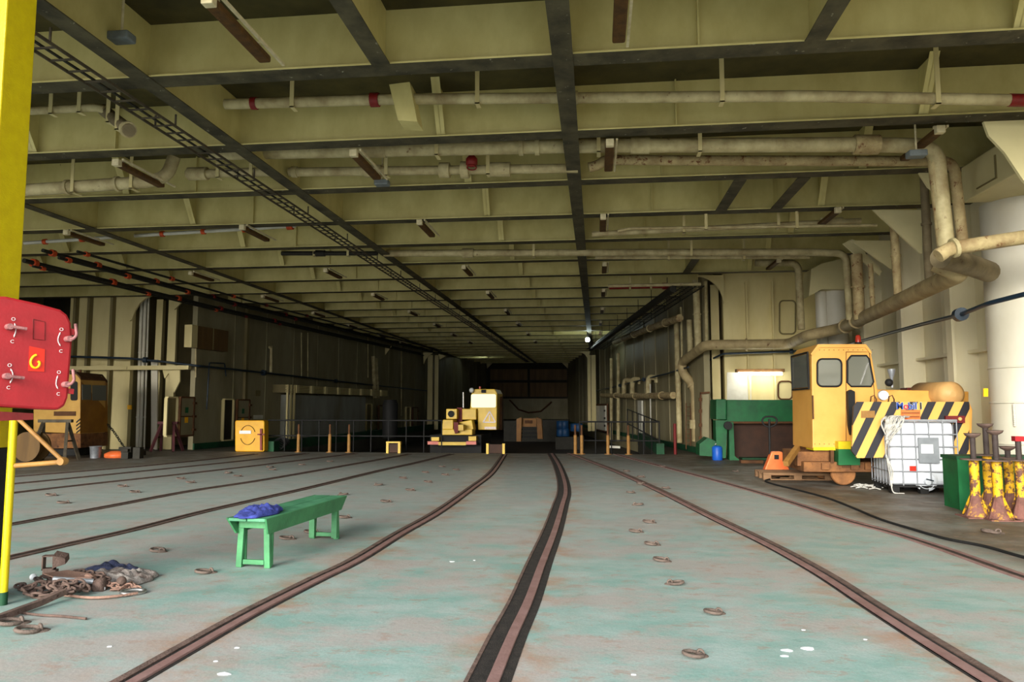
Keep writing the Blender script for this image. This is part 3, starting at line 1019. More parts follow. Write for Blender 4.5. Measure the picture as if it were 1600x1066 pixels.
pipe('second ceiling pipe in the sixth bay, just under the first', [yp(930, 402, Y5 + .4), yp(1265, 401, Y5 + .4)], .06, hang=(.35, .7))
pipe('dark ceiling pipe in the sixth bay at the left', [yp(440, 396, Y5), yp(590, 396, Y5)], .06, m='pipedark', bands=[(.4, .3, 'pipedark', 1.4)], hang=(.35, .7))
pipe('pipe turning down at the cream bulkhead', [yp(1180, 411, 21.6), yp(1247, 411, 21.6), yp(1252, 515, 21.6)], .1, fr=.25)
pipe('ceiling pipe in the fifth bay at the right', [yp(925, 366, 16.4), yp(1345, 345, 16.4)], .06, bands=[(.9, .4, 'pipe', 1.6)], hang=(.35, .7))
pipe('thin conduit with a bright edge along the fourth beam', [yp(965, 361, 15.6), yp(985, 357, 15.6), yp(1370, 352, 15.6)], .03, hang=(.35, .7))
# vertical pipes on the starboard side
for x0, y0, x1, y1, Y, r, m, lab in ((1396, 340, 1403, 460, 15.4, .08, 'piperust', 'rusty pipe ending open above the big slanting pipe'), (1338, 398, 1343, 500, 18.2, .13, 'piperust', 'thick upright lagged pipe left of the slim bracket'), (1360, 412, 1364, 486, 17.6, .055, 'piperust', 'thin upright rusty pipe below the slim bracket'), (1443, 262, 1452, 440, 14.3, .075, 'pipegrey', 'upright pipe right of the large triangular bracket'),
                                     (1087, 438, 1091, 545, 24.2, .11, 'pipe', 'tall cream pipe left of the cream pillar'), (1102, 440, 1104, 535, 24.4, .055, 'pipe', 'slim cream pipe beside the cream pillar'), (1077, 500, 1079, 560, 25.8, .1, 'pipe', 'short cream pipe rising from the slanting pipe'), (1064, 480, 1066, 575, 26.6, .045, 'pipe', 'slim cream pipe left of the short one'), (1057, 505, 1062, 692, 27.2, .1, 'pipe', 'long cream pipe down to the deck by the railing')):
    pipe(lab, [yp(x0, y0, Y), yp(x1, y1, Y)], r, m=m, bands=[(.5, .04)])
# main slanting pipe on the starboard side
zm = 3.66
pts = [fl(1530, 408, zm), fl(1500, 425, zm), fl(1405, 472, zm), fl(1310, 515, zm), fl(1255, 523, zm)]
p4 = yp(1232, 538, 23.3)
pts = [fl(1462, 410, 3.85), fl(1500, 426, zm), fl(1405, 471, zm), fl(1312, 514, zm), yp(1262, 524, 21.2), p4, yp(1102, 539, 23.6), yp(1066, 566, 26.2), yp(1066, 582, 26.2), yp(1086, 605, 26), yp(1088, 690, 26)]
pipe('large slanting pipe along the starboard side and round the bulkhead', pts, .155, m='pipemain', fr=.35, bands=[(.36, .05), (.42, .05), (.66, .05), (.9, .06), (.97, .3, 'pipe', 1.4)], n=16)
pipe('pale lagged pipe passing in front of the near column', [yp(1466, 400, 10.9), yp(1485, 388, 10.9), yp(1660, 362, 10.9), V((7.52, 10.9, yp(1660, 362, 10.9).z + .05))], .1, m='piperust', fr=.15, bands=[(.47, .12, 'orange', 1.1), (.09, .05, 'pipe', 1.4)], n=16)
pipe('stubby grey pipe elbow behind the near column', [yp(1470, 402, 11.6), yp(1510, 412, 12), yp(1545, 425, 12.6)], .17, m='pipegrey', n=16)
# dark blue service pipe all along
pb = [V((7.52, 8.4, 3.2)), V((7.0, 8.6, 3.2)), yp(1660, 447, 10.2), yp(1600, 460, 10.6), yp(1545, 474, 11.2), yp(1500, 492, 12.2), yp(1440, 507, 14.2), yp(1367, 527, 17.4), yp(1320, 540, 20.4), yp(1240, 549, 24.0), yp(1130, 553, 24.0), yp(1098, 568, 26)]
pipe('dark blue service pipe along the starboard side', pb, .035, m='bluecab', bands=[(.22, .14, 'bluecab', 3), (.8, .1, 'bluecab', 2.4)], n=8)
s0 = [WR.at(x, y, .25)[2] for x, y in ((1075, 574), (1042, 584), (990, 597), (959, 605), (925, 612))]
pipe('dark service pipe on the starboard inner wall', s0, .035, m='bluecab', bands=[(.3, .12, 'bluecab', 2.5), (.55, .12, 'bluecab', 2.5)], n=8)
s0 = [yp(100, 557, 24.9), yp(200, 560, 24.9), yp(262, 566, 25.0)] + [WL.at(x, y, .25)[2] for x, y in ((310, 572), (351, 576), (452, 587), (503, 593), (610, 605), (670, 611))]
pipe('dark service pipe along the port side', s0, .04, m='bluecab', bands=[(.1, .14, 'bluecab', 2.6), (.3, .14, 'bluecab', 3), (.52, .12, 'bluecab', 2.4)], n=8)
for a_, lab in (((1053, 617, 1008, 616, 962, 612), 'thick rusty pipe low on the starboard inner wall'),):
    pass
pipe('thick rusty pipe low on the starboard inner wall', [WR.at(1052, 618, .3)[2], WR.at(1000, 619, .3)[2], WR.at(940, 618, .3)[2]], .13, m='piperust', bands=[(.1, .05), (.4, .05), (.7, .05)])
for x in (975, 988, 1013):
    a_ = WR.at(x, 617, .3)[2]
    pipe('gooseneck vent pipe on the starboard inner wall, %s' % {975: 'farthest of three', 988: 'middle of three', 1013: 'nearest of three'}[x], [a_, a_ + V((0, 0, .5)), a_ + V((.05, -.1, .75)), a_ + V((.35, -.3, .7)), a_ + V((.35, -.3, .5))], .12, fr=.2, name='vent_pipe')
pipe('rusty lagged pipe under the starboard cable tray', [WR.at(1062, 497, .5)[2], WR.at(1010, 515, .5)[2], WR.at(960, 535, .5)[2]], .13, m='piperust', bands=[(.15, .05, 'pipe'), (.35, .05, 'pipe'), (.6, .05, 'pipe'), (.8, .05, 'pipe')])
for x, y0, y1 in ((955, 560, 690), (966, 552, 690)):
    pipe('upright pale pipe by the white cabinet, %s' % ('left one' if x == 955 else 'right one'), [WR.at(x, y0, .3)[2], WR.at(x, y1, .3)[2]], .09, m='pipe')
# port side vertical pipes
for x, x2, lab in ((222, 214, 'left one of the twin white upright pipes, port side'), (228, 219, 'right one of the twin white upright pipes, port side'), (233, 225, 'thin pipe beside the twin white pipes')):
    pipe(lab, [yp(x, 452, 25.75), yp(x2, 703, 25.75)], .06 if x < 230 else .035, m='white', bands=[(.4, .03), (.8, .05)])
a_ = WL.at(587, 557, .3)[2]
pipe('pale upright pipe left on the port louvre end', [WL.at(583, 557, .3)[2], WL.at(586, 622, .3)[2]], .12)
pipe('pale upright pipe right on the port louvre end', [WL.at(588, 560, .3)[2], WL.at(591, 622, .3)[2]], .08)
pipe('thin bent pipe on the port wall beside the open doorway', [WL.at(323, 640, .1)[2], WL.at(327, 567, .1)[2], WL.at(351, 568, .1)[2], WL.at(353, 588, .1)[2]], .025, m='bluecab', n=6)
pipe('short pale vent pipe high on the port wall', [WL.at(421, 543, .25)[2], WL.at(424, 541, .25)[2], WL.at(423, 582, .25)[2]], .06)
for x, lab in ((306, 'thin conduit left of the port vent'), (471, 'thin conduit above the louvre corner'), (481, 'second thin conduit above the louvres'), (575, 'thin conduit above the louvre end'), (627, 'long thin conduit by the far doors')):
    pipe(lab, [WL.at(x, 520, .08)[2], WL.at(x, 590 if x != 627 else 650, .08)[2]], .03, n=6)
# orange clamped sprinkler pipe and the dark bundle, port side
bz = 16.85
pipe('white sprinkler pipe with orange clamps under the port deck', [yp(38, 380, bz), yp(250, 366, bz), yp(462, 353, bz)], .045, m='whitep', bands=[(.08, .09, 'orange', 1.6), (.22, .09, 'orange', 1.6), (.38, .09, 'orange', 1.6), (.52, .09, 'orange', 1.6), (.67, .09, 'orange', 1.6), (.82, .12, 'orange', 1.9), (.98, .14, 'orange', 2)], n=8)
for i, (X, z, r) in enumerate(((-13.9, 5.5, .05), (-13.45, 5.3, .04), (-14.4, 5.25, .06), (-12.95, 5.45, .035), (-14.15, 5.1, .03))):
    pipe('dark overhead pipe with orange valves, port side, %s' % ['highest one', 'middle one', 'outer one', 'innermost one', 'lowest one'][i], [V((X, 16.9, z)), V((X + .25, 25.5, z)), V((X + 2.3, 50, z))], r, m='pipedark', bands=[(.01, .12, 'orange', 1.8), (.06 + .02 * i, .14, 'orange', 1.9), (.14 + .03 * i, .12, 'orange', 1.8), (.24 + .02 * i, .12, 'redvalve', 1.7), (.4, .14, 'redvalve', 1.7)], n=8)


# ------------------------------------------------------------------ cable trays
def tray(lab, pts, w, m, hang=True):
    pp = [V(p) for p in pts]
    t = thing('cable_tray', lab, 'cable tray', pp[0])
    d = (pp[-1] - pp[0]).normalized()
    nrm = V((d.y, -d.x, 0)).normalized()
    L = (pp[-1] - pp[0]).length
    for s_ in (-1, 1):
        MB().bar(pp[0] + nrm * w / 2 * s_, pp[-1] + nrm * w / 2 * s_, .018, .035).build('side_rail', m, t)
    q = MB()
    k = 0.0
    while k < L:
        c_ = pp[0] + d * k
        one = MB() if k < 24 else q
        one.bar(c_ - nrm * w / 2, c_ + nrm * w / 2, .03, .015)
        if k < 24:
            one.build('rung', m, t)
        k += .28
    q.build('rungs', m, t, kind='stuff')
    q = MB()
    for j in ((-.12,) if w < .5 else (-.3, -.1, .1, .3)):
        q.bar(pp[0] + nrm * w * j + V((0, 0, .03)), pp[-1] + nrm * w * j + V((0, 0, .03)), .03, .02)
    q.build('cables', 'pipedark', t)
    q = MB()
    k = .6
    while k < L and hang:
        c_ = pp[0] + d * k
        for s_ in (-1, 1):
            a0 = c_ + nrm * w / 2 * s_
            MB().bar(a0, V((a0.x, a0.y, ZB + .02)), .02, .02).build('hanger', m, t)
        k += 2.38
    return t


tray('long ladder shaped cable tray running the whole hold', [V((-5.95, 4.0, 5.45)), V((-5.9, 64, 5.45))], .3, 'pipegrey2')
tray('wide dark cable tray following the starboard inner wall', [WR.at(1075, 447, .9)[2], WR.at(930, 546, .9)[2]], 1.0, 'pipedark')
pipe('dark beam like pipe along the edge of the starboard tray', [WR.at(1052, 452, 1.5)[2], WR.at(925, 545, 1.5)[2]], .1, m='pipedark')
pipe('red brown ceiling pipe near the starboard pillar', [yp(952, 449, 23.4), yp(1045, 447, 23.4)], .07, m='redvalve', bands=[(.93, .15, 'redvalve', 1.5)], hang=(.35, .7))
pipe('pale ceiling pipe under the red brown one', [yp(950, 447, 22.8), yp(1095, 444, 22.8)], .05)

# ------------------------------------------------------------------ fluorescent fittings
def fitting(p, L, lab, lean=0.0, capm='endcap'):
    t = thing('fluorescent_fitting', lab, 'ceiling light', p, 'fluorescent fittings under the deck')
    x, y, z = p
    MB().box(x - .07, x + .07, y + .05, y + L, z, z + .08).build('housing', 'housing', t, bevel=.02)
    MB().box(x - .06, x + .06, y - .04, y + .06, z - .01, z + .1).build('end_cap', capm, t, bevel=.01)
    MB().box(x + .09, x + .12, y, y + L + .25, z + .08, z + .11).build('conduit', 'endcap', t)
    MB().box(x - .015, x + .015, y + .15, y + .19, z + .08, ZB + .02).build('bracket', 'endcap', t)
    MB().box(x - .015, x + .015, y + L - .2, y + L - .16, z + .08, ZB + .02).build('bracket', 'endcap', t)


rows = [(-3.72, 'left of centre'), (.22, 'right of centre'), (-7.75, 'left of the ladder tray'), (-11.9, 'above the port rails'), (4.9, 'on the starboard side')]
for X, nm in rows:
    k = 0
    for j, Y in enumerate([6.47, 10.85, 15.2, 20.35, 25.0, 29.7, 34.4, 39.2, 44.0]):
        if X < -7 and j == 0 and X < -8:
            continue
        if X == -7.75 and j == 0:
            continue
        if X == 4.9 and (j == 0 or j > 3):
            continue
        if X < xl(Y) + .5:
            continue
        fitting(V((X + rr.uniform(-.06, .06), Y, 5.46)), 1.25, 'unlit rusty fluorescent fitting, %s from the stern in the row %s' % (ORD[k], nm))
        k += 1
for x, y, Y, lab in ((597, 287, 12.6, 'small blue grey floodlight beside a fitting left of centre'), (1432, 242, 11.3, 'small blue grey floodlight at the thick pipe bend'), (190, 60, 7.6, 'small pale lamp under the deck near the yellow post')):
    p = yp(x, y, Y)
    t = thing('floodlight', lab, 'floodlight', p)
    MB().box(p.x - .13, p.x + .13, p.y - .09, p.y + .09, p.z - .04, p.z + .06).build('housing', 'bgreyplate', t, bevel=.02)
    MB().cyl((p.x, p.y, p.z + .06), (p.x, p.y, ZD), .015, n=8).build('stem', 'endcap', t)
# lit lamps
p = yp(918, 531, 40)
t = thing('lit_lamp', 'small bright lamp glowing far under the deck', 'lamp', p)
MB().sph(p, .12).build('bulb', 'bulb', t)
MB().cyl(p + V((0, 0, .1)), p + V((0, 0, .5)), .04).build('stem', 'pipedark', t)
for x, y, Y, lab in ((751, 554, 60, 'tiny lit lamp far ahead above the yellow loco'),):
    p = yp(x, y, Y)
    t = thing('lit_lamp', lab, 'lamp', p)
    MB().sph(p, .05).build('bulb', 'bulb', t)
    MB().cyl(p + V((0, 0, .04)), V((p.x, p.y, ZD)), .02, n=6).build('stem', 'pipedark', t)
t = thing('tube_light', 'glowing fluorescent tube above the green machine', 'lamp', yp(1188, 584, 24.1))
a_, b_ = yp(1154, 584, 24.05), yp(1222, 584, 24.05)
MB().cyl(a_, b_, .05).build('tube', 'tube', t)
MB().box(a_.x - .05, b_.x + .1, 24.1, 24.36, a_.z + .05, a_.z + .15).build('housing', 'housing', t)

# ------------------------------------------------------------------ port side wall fittings
def wbox(w, x0, y0, x1, y1, d0, d1, mb, m=0):
    s0_, z1_, _ = w.at(x0, y0, d1)
    s1_, z0_, _ = w.at(x1, y1, d1)
    zc = (w.at(x0, y1, d1)[1] + z0_) / 2
    mb.box(s0_, s1_, d0, d1, zc, z1_, m)
    return s0_, s1_, zc, z1_


def hatch_leaf(w, x0, y0, x1, y1, lab, label2=True):
    q = w.mb()
    a, b, c_, d = wbox(w, x0, y0, x1, y1, .12, .16, q)
    o = thing('door_leaf', lab, 'door', w.at((x0 + x1) / 2, y1, .1)[2])
    q.build('panel', 'walll', o)
    q = w.mb()
    for args in ((a - .03, a + .03, c_, d), (b - .03, b + .03, c_, d), (a, b, c_ - .03, c_ + .03), (a, b, d - .03, d + .03), (a, b, (c_ + d) / 2 - .02, (c_ + d) / 2 + .02)):
        q.box(args[0], args[1], .1, .2, args[2], args[3])
    q.build('frame', 'lroof', o)
    for k in range(3):
        z = c_ + (d - c_) * (.15 + .35 * k)
        q = w.mb().box(b - .1, b + .05, .18, .26, z - .04, z + .04)
        q.build('dog', 'lroof', o)
    if label2:
        q = w.mb().box((a + b) / 2 - .1, (a + b) / 2 + .08, .16, .168, d - .55, d - .35)
        q.build('sign', 'dgreen', o, label='small green sign')
        q = w.mb().box((a + b) / 2 - .1, (a + b) / 2 + .08, .16, .168, d - .9, d - .7)
        q.build('sign', 'stickery', o, label='small yellow sign')


def opening(w, x0, y0, x1, y1, lab, name='doorway', m='dark'):
    q = w.mb()
    a, b, c_, d = wbox(w, x0, y0, x1, y1, .0, .04, q)
    o = thing(name, lab, 'doorway', w.at((x0 + x1) / 2, y1, .1)[2])
    q.build('opening', M['dark'] if m == 'dark' else m, o)  # solid darker slab, painted to stand in for shade inside the doorway
    q = w.mb()
    for args in ((a - .05, a, c_, d), (b, b + .05, c_, d), (a, b, c_ - .05, c_), (a, b, d, d + .05)):
        q.box(args[0], args[1], .0, .12, args[2], args[3])
    q.build('frame', 'wallc', o)


opening(WL, 260, 622, 273, 680, 'dim hatchway with pale frame left of the dogged door leaf', m='walld')
hatch_leaf(WL, 282, 621, 301, 681, 'dogged steel door leaf with small green sign on the port wall')
opening(WL, 349, 625, 361, 687, 'open black doorway on the port wall left of the yellow plate')
hatch_leaf(WL, 371, 625, 388, 680, 'pale door leaf folded back above the yellow plate')
opening(WL, 572, 632, 579, 680, 'narrow dim doorway at the end of the louvred house', m='walld')
hatch_leaf(WL, 592, 634, 600, 684, 'narrow door leaf standing out at the louvre end', False)
opening(WL, 634, 637, 640, 675, 'small far doorway beyond the black cylinder', m='walld')
hatch_leaf(WL, 645, 637, 652, 675, 'small far door leaf beyond the black cylinder', False)
q = WL.mb()
a, b, c_, d = wbox(WL, 308, 509, 356, 547, 0, .25, q)
o = thing('wall_vent', 'square brown ventilation box high on the port wall', 'vent', WL.at(330, 547, .1)[2])
q.build('screen', 'brown', o)
WL.mb().box(a - .35, a - .02, 0, .3, c_, d).build('side_flange', 'wallc', o)
WL.mb().box((a + b) / 2, (a + b) / 2 + .03, .25, .27, c_, d).build('mullion', 'walld', o)
# small notices and valves
for x0, y0, x1, y1, m, lab in ((400, 610, 407, 619, 'walld', 'small outlined notice on the port wall'), (397, 649, 411, 655, 'whitep', 'white strip sign above the yellow plate')):
    q = WL.mb()
    wbox(WL, x0, y0, x1, y1, 0, .03, q)
    q.build('wall_notice', m, label=lab, cat='notice')
q = MB()
extr(q, [(199, 633), (205, 633), (205, 640), (199, 640)], 25.44, .05)
q.build('wall_notice', 'stickery', label='tiny yellow notice left of the twin white pipes', cat='notice')
q = MB()
extr(q, [(1537, 607), (1544, 607), (1544, 620), (1537, 620)], 13.0, .02)
q.build('wall_notice', 'stickery', label='small yellow notice left of the near white column', cat='notice')
# louvred house on the port wall
o = thing('louvred_house', 'long shallow wall house with a row of louvres, port side', 'deck house', WL.at(500, 695, .1)[2])
q = WL.mb()
a, b, c_, d = wbox(WL, 455, 617, 570, 697, 0, .5, q)
q.build('panel', 'panelg', o, label='pale blank lower panel')
q = WL.mb()
a2, b2, c2, d2 = wbox(WL, 446, 601, 604, 617, 0, .6, q)
q.build('louvre_band', 'walld', o, label='dark ribbed louvre band')
for k in range(8):
    s_ = a2 + .8 + (b2 - a2 - 1.2) * k / 7.5
    q = WL.mb().box(s_, s_ + .22, .6, .72, c2, d2)
    q.build('louvre_post', 'wallc', o)
q = WL.mb()
for k in range(5):
    z = c2 + (d2 - c2) * (k + .5) / 5
    q.box(a2, b2, .6, .66, z - .02, z + .02)
q.build('slats', 'wallc', o)
for k in range(3):
    q = WL.mb().box(a2 + .1 + k * .3, a2 + .18 + k * .3, .6, .68, 0, d2)
    q.build('corner_post', 'wallc', o)
# black gas cylinder, far left of the loco
p = yp(609, 690, 36)
MB().lathe([(.35, 0), (.38, .1), (.38, 1.7), (.3, 1.9)], (p.x, p.y, 0), n=16).build('black_drum', 'rubber', label='tall black cylinder standing at the louvre end', cat='cylinder')
# starboard wall fittings
q = WR.mb()
o = thing('white_cabinet', 'white dogged cabinet door beside the far starboard railing', 'door', WR.at(935, 690, .3)[2])
a, b, c_, d = wbox(WR, 945, 634, 926, 671, .2, .3, q)
q.build('panel', 'whitep', o)
q = WR.mb()
for k in range(3):
    z = c_ + (d - c_) * (.2 + .3 * k)
    q.box(min(a, b) - .1, min(a, b) + .05, .28, .36, z - .06, z + .06)
    q.box(max(a, b) - .05, max(a, b) + .1, .28, .36, z - .06, z + .06)
q.build('dogs', 'pipedark', o)
WR.mb().box(min(a, b) - .12, max(a, b) + .12, .1, .2, c_ - .1, d + .12).build('frame', 'lroof', o)
WR.mb().box(min(a, b) - .1, max(a, b) + .1, 0, .3, 0, c_ - .15).build('stand', 'pipedark', o)
q = WR.mb()
wbox(WR, 1002, 626, 997, 686, 0, .08, q)
q.build('light_strip', 'whitep', label='tall pale strip on the starboard inner wall', cat='strip')
pipe('thin white drop line with a knob on the starboard inner wall', [WR.at(1016, 600, .3)[2], WR.at(1017, 680, .3)[2]], .03, m='whitep', n=6)
# ladder on the starboard wall
o = thing('wall_ladder', 'narrow steel ladder beside the bent white pipe', 'ladder', yp(1075, 700, 26.3))
for x in (1072, 1079):
    MB().bar(yp(x, 702, 26.3), yp(x, 630, 26.3), .03, .03).build('stile', 'lroof', o)
for k in range(9):
    MB().bar(yp(1072, 636 + k * 7, 26.3), yp(1079, 636 + k * 7, 26.3), .02, .02).build('rung', 'lroof', o)
o = thing('door_leaf', 'dogged pale door left of the green machine', 'door', yp(1104, 692, 24.3))
q = MB()
extr(q, [(1096, 616), (1108, 614), (1108, 690), (1096, 692)], 24.3, .06)
q.build('panel', 'walll', o)
q = MB()
extr(q, [(1094, 614), (1096, 614), (1096, 693), (1094, 693)], 24.2, .1)
extr(q, [(1094, 613), (1109, 612), (1109, 615), (1094, 616)], 24.2, .1)
q.build('frame', 'lroof', o)
for y in (622, 640, 662, 682):
    q = MB()
    extr(q, [(1092, y), (1097, y), (1097, y + 5), (1092, y + 5)], 24.15, .08)
    q.build('dog', 'lroof', o)
# arch door trace on the cream bulkhead
for x0, x1, y0, y1, m, lab in ((1216, 1238, 596, 624, 'lroof', 'rounded dark framed panel behind the amber loco cab'), (1218, 1243, 470, 522, 'walld', 'faint rounded hatch outline above the loco cab')):
    pts = [yp(x, y, 24.45) for x, y in rrect(x0, y0, x1, y1, 6)]
    MB().tube(pts + [pts[0]], .025, n=6).build('panel_outline', m, label=lab, cat='panel')
q = MB()
extr(q, [(1136, 582), (1174, 582), (1174, 625), (1136, 625)], 24.42, .05)
q.build('wall_board', 'whitep', label='white board on the bulkhead under the tube light', cat='board')

# ------------------------------------------------------------------ railings and bollards along the well
def railing(lab, pts, h, nseg):
    t = thing('guard_railing', lab, 'railing', pts[0])
    for i in range(len(pts) - 1):
        a_, b_ = V(pts[i]), V(pts[i + 1])
        for z in (h, h * .5):
            MB().cyl(a_ + V((0, 0, z)), b_ + V((0, 0, z)), .025, n=8).build('rail', 'rubber', t)
        for k in range(nseg[i] + (1 if i == len(pts) - 2 else 0)):
            p = a_.lerp(b_, k / nseg[i])
            MB().cyl(p, p + V((0, 0, h)), .022, n=8).build('post', 'rubber', t)


gy_ = YE + .35
railing('black guard railing along the port part of the well', [V((yp(418, 700, gy_).x, gy_, 0)), V((yp(690, 700, gy_).x, gy_, 0))], 1.08, [10])
railing('black guard railing around the starboard corner of the well', [V((yp(906, 700, gy_).x, gy_, -.2)), V((XPR + .12, gy_, -.2)), V((XPR - .6, 33, .2))], 1.25, [5, 5])
for x, lab in ((466, 'left one of the three tan bollard posts before the port railing'), (515, 'middle one of the three tan bollard posts before the port railing'), (545, 'right one of the three tan bollard posts before the port railing'), (899, 'leftmost tan bollard post on the starboard side of the well'), (909, 'tan bollard post right of the leftmost starboard one'), (950, 'tan bollard post beside the pale bar, starboard'), (982, 'rightmost tan bollard post by the starboard railing')):
    p = V((yp(x, 705, 24.55).x, 24.55, 0))
    t = thing('edge_post', lab, 'bollard', p, 'tan posts along the well')
    MB().cyl(p, p + V((0, 0, .62)), .055, n=10).build('post', 'khaki', t)
    MB().lathe([(.12, 0), (.12, .02)], p, n=10).build('base_plate', 'khaki', t)
    MB().cyl(p + V((0, 0, .62)), p + V((0, 0, .95)), .035, n=8).build('pin', 'lroof', t)
p = V((yp(1055, 700, 24.8).x, 24.8, 0))
t = thing('edge_post', 'red brown post at the foot of the long cream pipe', 'bollard', p)
MB().cyl(p, p + V((0, 0, 1.0)), .05, n=10).build('post', 'dred', t)
# yellow buffer stops
for x0, x1, lab in ((604, 626, 'low yellow legged buffer stop left of the central loco'), (760, 789, 'low yellow buffer stop right of the central loco')):
    p0 = yp(x0, 700, 24.4)
    p1 = yp(x1, 700, 24.4)
    t = thing('buffer_stop', lab, 'buffer stop', ((p0.x + p1.x) / 2, 24.4, 0))
    zt = .34
    MB().box(p0.x, p0.x + .08, 24.35, 24.5, 0, zt).build('leg', 'locoy', t)
    MB().box(p1.x - .08, p1.x, 24.35, 24.5, 0, zt).build('leg', 'locoy', t)
    MB().box(p0.x + .08, p1.x - .08, 24.4, 24.5, 0.02, zt - .03).build('infill', 'skipb', t)
    if x0 == 604:
        MB().box(p0.x, p1.x, 24.33, 24.5, zt, zt + .05).build('top_bar', 'locoy', t)

# yellow plate on the left
t = thing('yellow_plate', 'upright yellow steel plate with a half circle mark, port side', 'steel plate', yp(390, 706, 24.4))
q = MB()
extr(q, rrect(367, 657, 413, 706, 3), 24.5, .35)
q.build('plate', 'yellowbox', t, bevel=.03)
c = yp(387, 680, 24.48)
q = MB()
for a0, a1 in ((20, 160), (200, 340)):
    pts = [c + V((.27 * math.cos(math.radians(a)), 0, .33 * math.sin(math.radians(a)))) for a in range(a0, a1 + 1, 10)]
    q.tube(pts, .01, n=6)
q.build('circle_mark', 'lroof', t)
q = MB()
extr(q, [(374, 673), (392, 673), (392, 678), (374, 678)], 24.47, .02)
q.build('sign_patch', 'labelw', t)
q = MB()
extr(q, [(406, 670), (409, 670), (409, 704), (406, 704)], 24.42, .03)
extr(q, [(402, 678), (413, 678), (413, 680), (402, 680)], 24.42, .03)
q.build('lever', 'redvalve', t)
# coils of rope / cable next to it
p = yp(433, 690, 25.0)
q = MB()
for k in range(5):
    q.torus((p.x + .05 * k, 25.2, .25 + .03 * k), .2 - .01 * k, .02, (.2, 1, .3 * k), n=16, k=6)
q.build('hose_coil', 'rubber', label='tangled dark hose on the deck right of the yellow plate', cat='hose')

# ------------------------------------------------------------------ central locomotive (below deck level in the well)
YL = 29.0
t = thing('rail_mover', 'central yellow rail mover with a triangle sign on its cab', 'locomotive', V((yp(730, 700, YL).x, YL, -.6)))


def part(px, Y, d, name, m, par=None, label=None, bevel=0.0):
    q = MB()
    for p in (px if isinstance(px[0][0], (tuple, list)) else [px]):
        extr(q, p, Y, d)
    return q.build(name, m, par or t, label=label, bevel=bevel)


def R4(x0, y0, x1, y1):
    return [(x0, y0), (x1, y0), (x1, y1), (x0, y1)]


cab = part([(747, 672), (776, 672), (777, 615), (773, 608), (742, 608), (737, 614), (734, 640), (746, 640)], YL, 1.7, 'cab', 'locoy', bevel=.03)
part(rrect(736, 616, 775, 637, 3), YL - .03, .03, 'windscreen', 'glassm', cab)
part(R4(752, 609, 759, 614), YL - .06, .06, 'cab_lamp', 'rubber', cab)
q = MB()
A_, B_, C_ = yp(765, 643, YL - .015), yp(755, 660, YL - .015), yp(774, 660, YL - .015)
for a_, b_ in ((A_, B_), (B_, C_), (C_, A_)):
    q.bar(a_, b_, .05, .02, up=(0, 1, 0))
q.bar(yp(765, 649, YL - .015), yp(765, 658, YL - .015), .05, .02, up=(0, 1, 0))
q.build('warning_triangle', 'wpaint', cab)
part(R4(757, 667, 775, 671), YL - .02, .02, 'lower_stripe', 'wpaint', cab)
part(R4(777, 620, 784, 672), YL + .8, .5, 'side_mirror_post', 'lroof', cab)
part(R4(697, 639, 714, 655), YL - .4, .8, 'radiator_box', 'locoy', bevel=.02)
c = yp(705, 647, YL - .42)
MB().lathe([(.13, 0), (.13, .02)], c, (0, -1, 0), n=16).build('fan_grille', 'rubber', t)
part(R4(722, 639, 744, 656), YL - .2, .8, 'engine_box', 'locoy', bevel=.02)
part(R4(714, 637, 722, 660), YL, .5, 'stack_housing', 'dred')
part([(692, 656), (708, 656), (708, 671), (690, 671)], YL - .9, .8, 'hood', 'locoy', bevel=.02)
part([(717, 660), (737, 656), (740, 672), (717, 674)], YL - .7, .6, 'hood_step', 'locoy', bevel=.02)
part([(709, 660), (716, 660), (716, 676), (711, 678), (709, 672)], YL - 1.2, .3, 'coupler_plate', 'dred')
part(R4(716, 664, 724, 673), YL - 1.3, .4, 'coupler_block', 'locoy')
part(R4(690, 671, 738, 680), YL - 1.0, .7, 'front_beam', 'locoy', bevel=.02)
part(R4(674, 682, 686, 689), YL - 1.1, .4, 'buffer_box', 'locoy')
part(R4(732, 682, 744, 689), YL - 1.1, .4, 'buffer_box', 'locoy')
part(R4(668, 690, 685, 695), YL - 1.3, .2, 'buffer', 'pink', label='pink buffer')
part(R4(728, 690, 744, 695), YL - 1.3, .2, 'buffer', 'pink', label='pink buffer')
part(R4(685, 691, 728, 696), YL - 1.3, .2, 'buffer_beam', 'locoy')
part(R4(672, 680, 752, 716), YL - .7, 2.6, 'chassis', 'rubber')
MB().cyl(yp(724, 655, YL + .3), yp(724, 613, YL + .3), .04, n=10).build('exhaust', 'metal', t)
MB().sph(yp(737, 610, YL - .1), .1).build('headlamp', 'lens', t)
MB().cyl(yp(750, 608, YL + .5), yp(750, 604, YL + .5), .05, n=10).build('beacon', 'beacon', t)

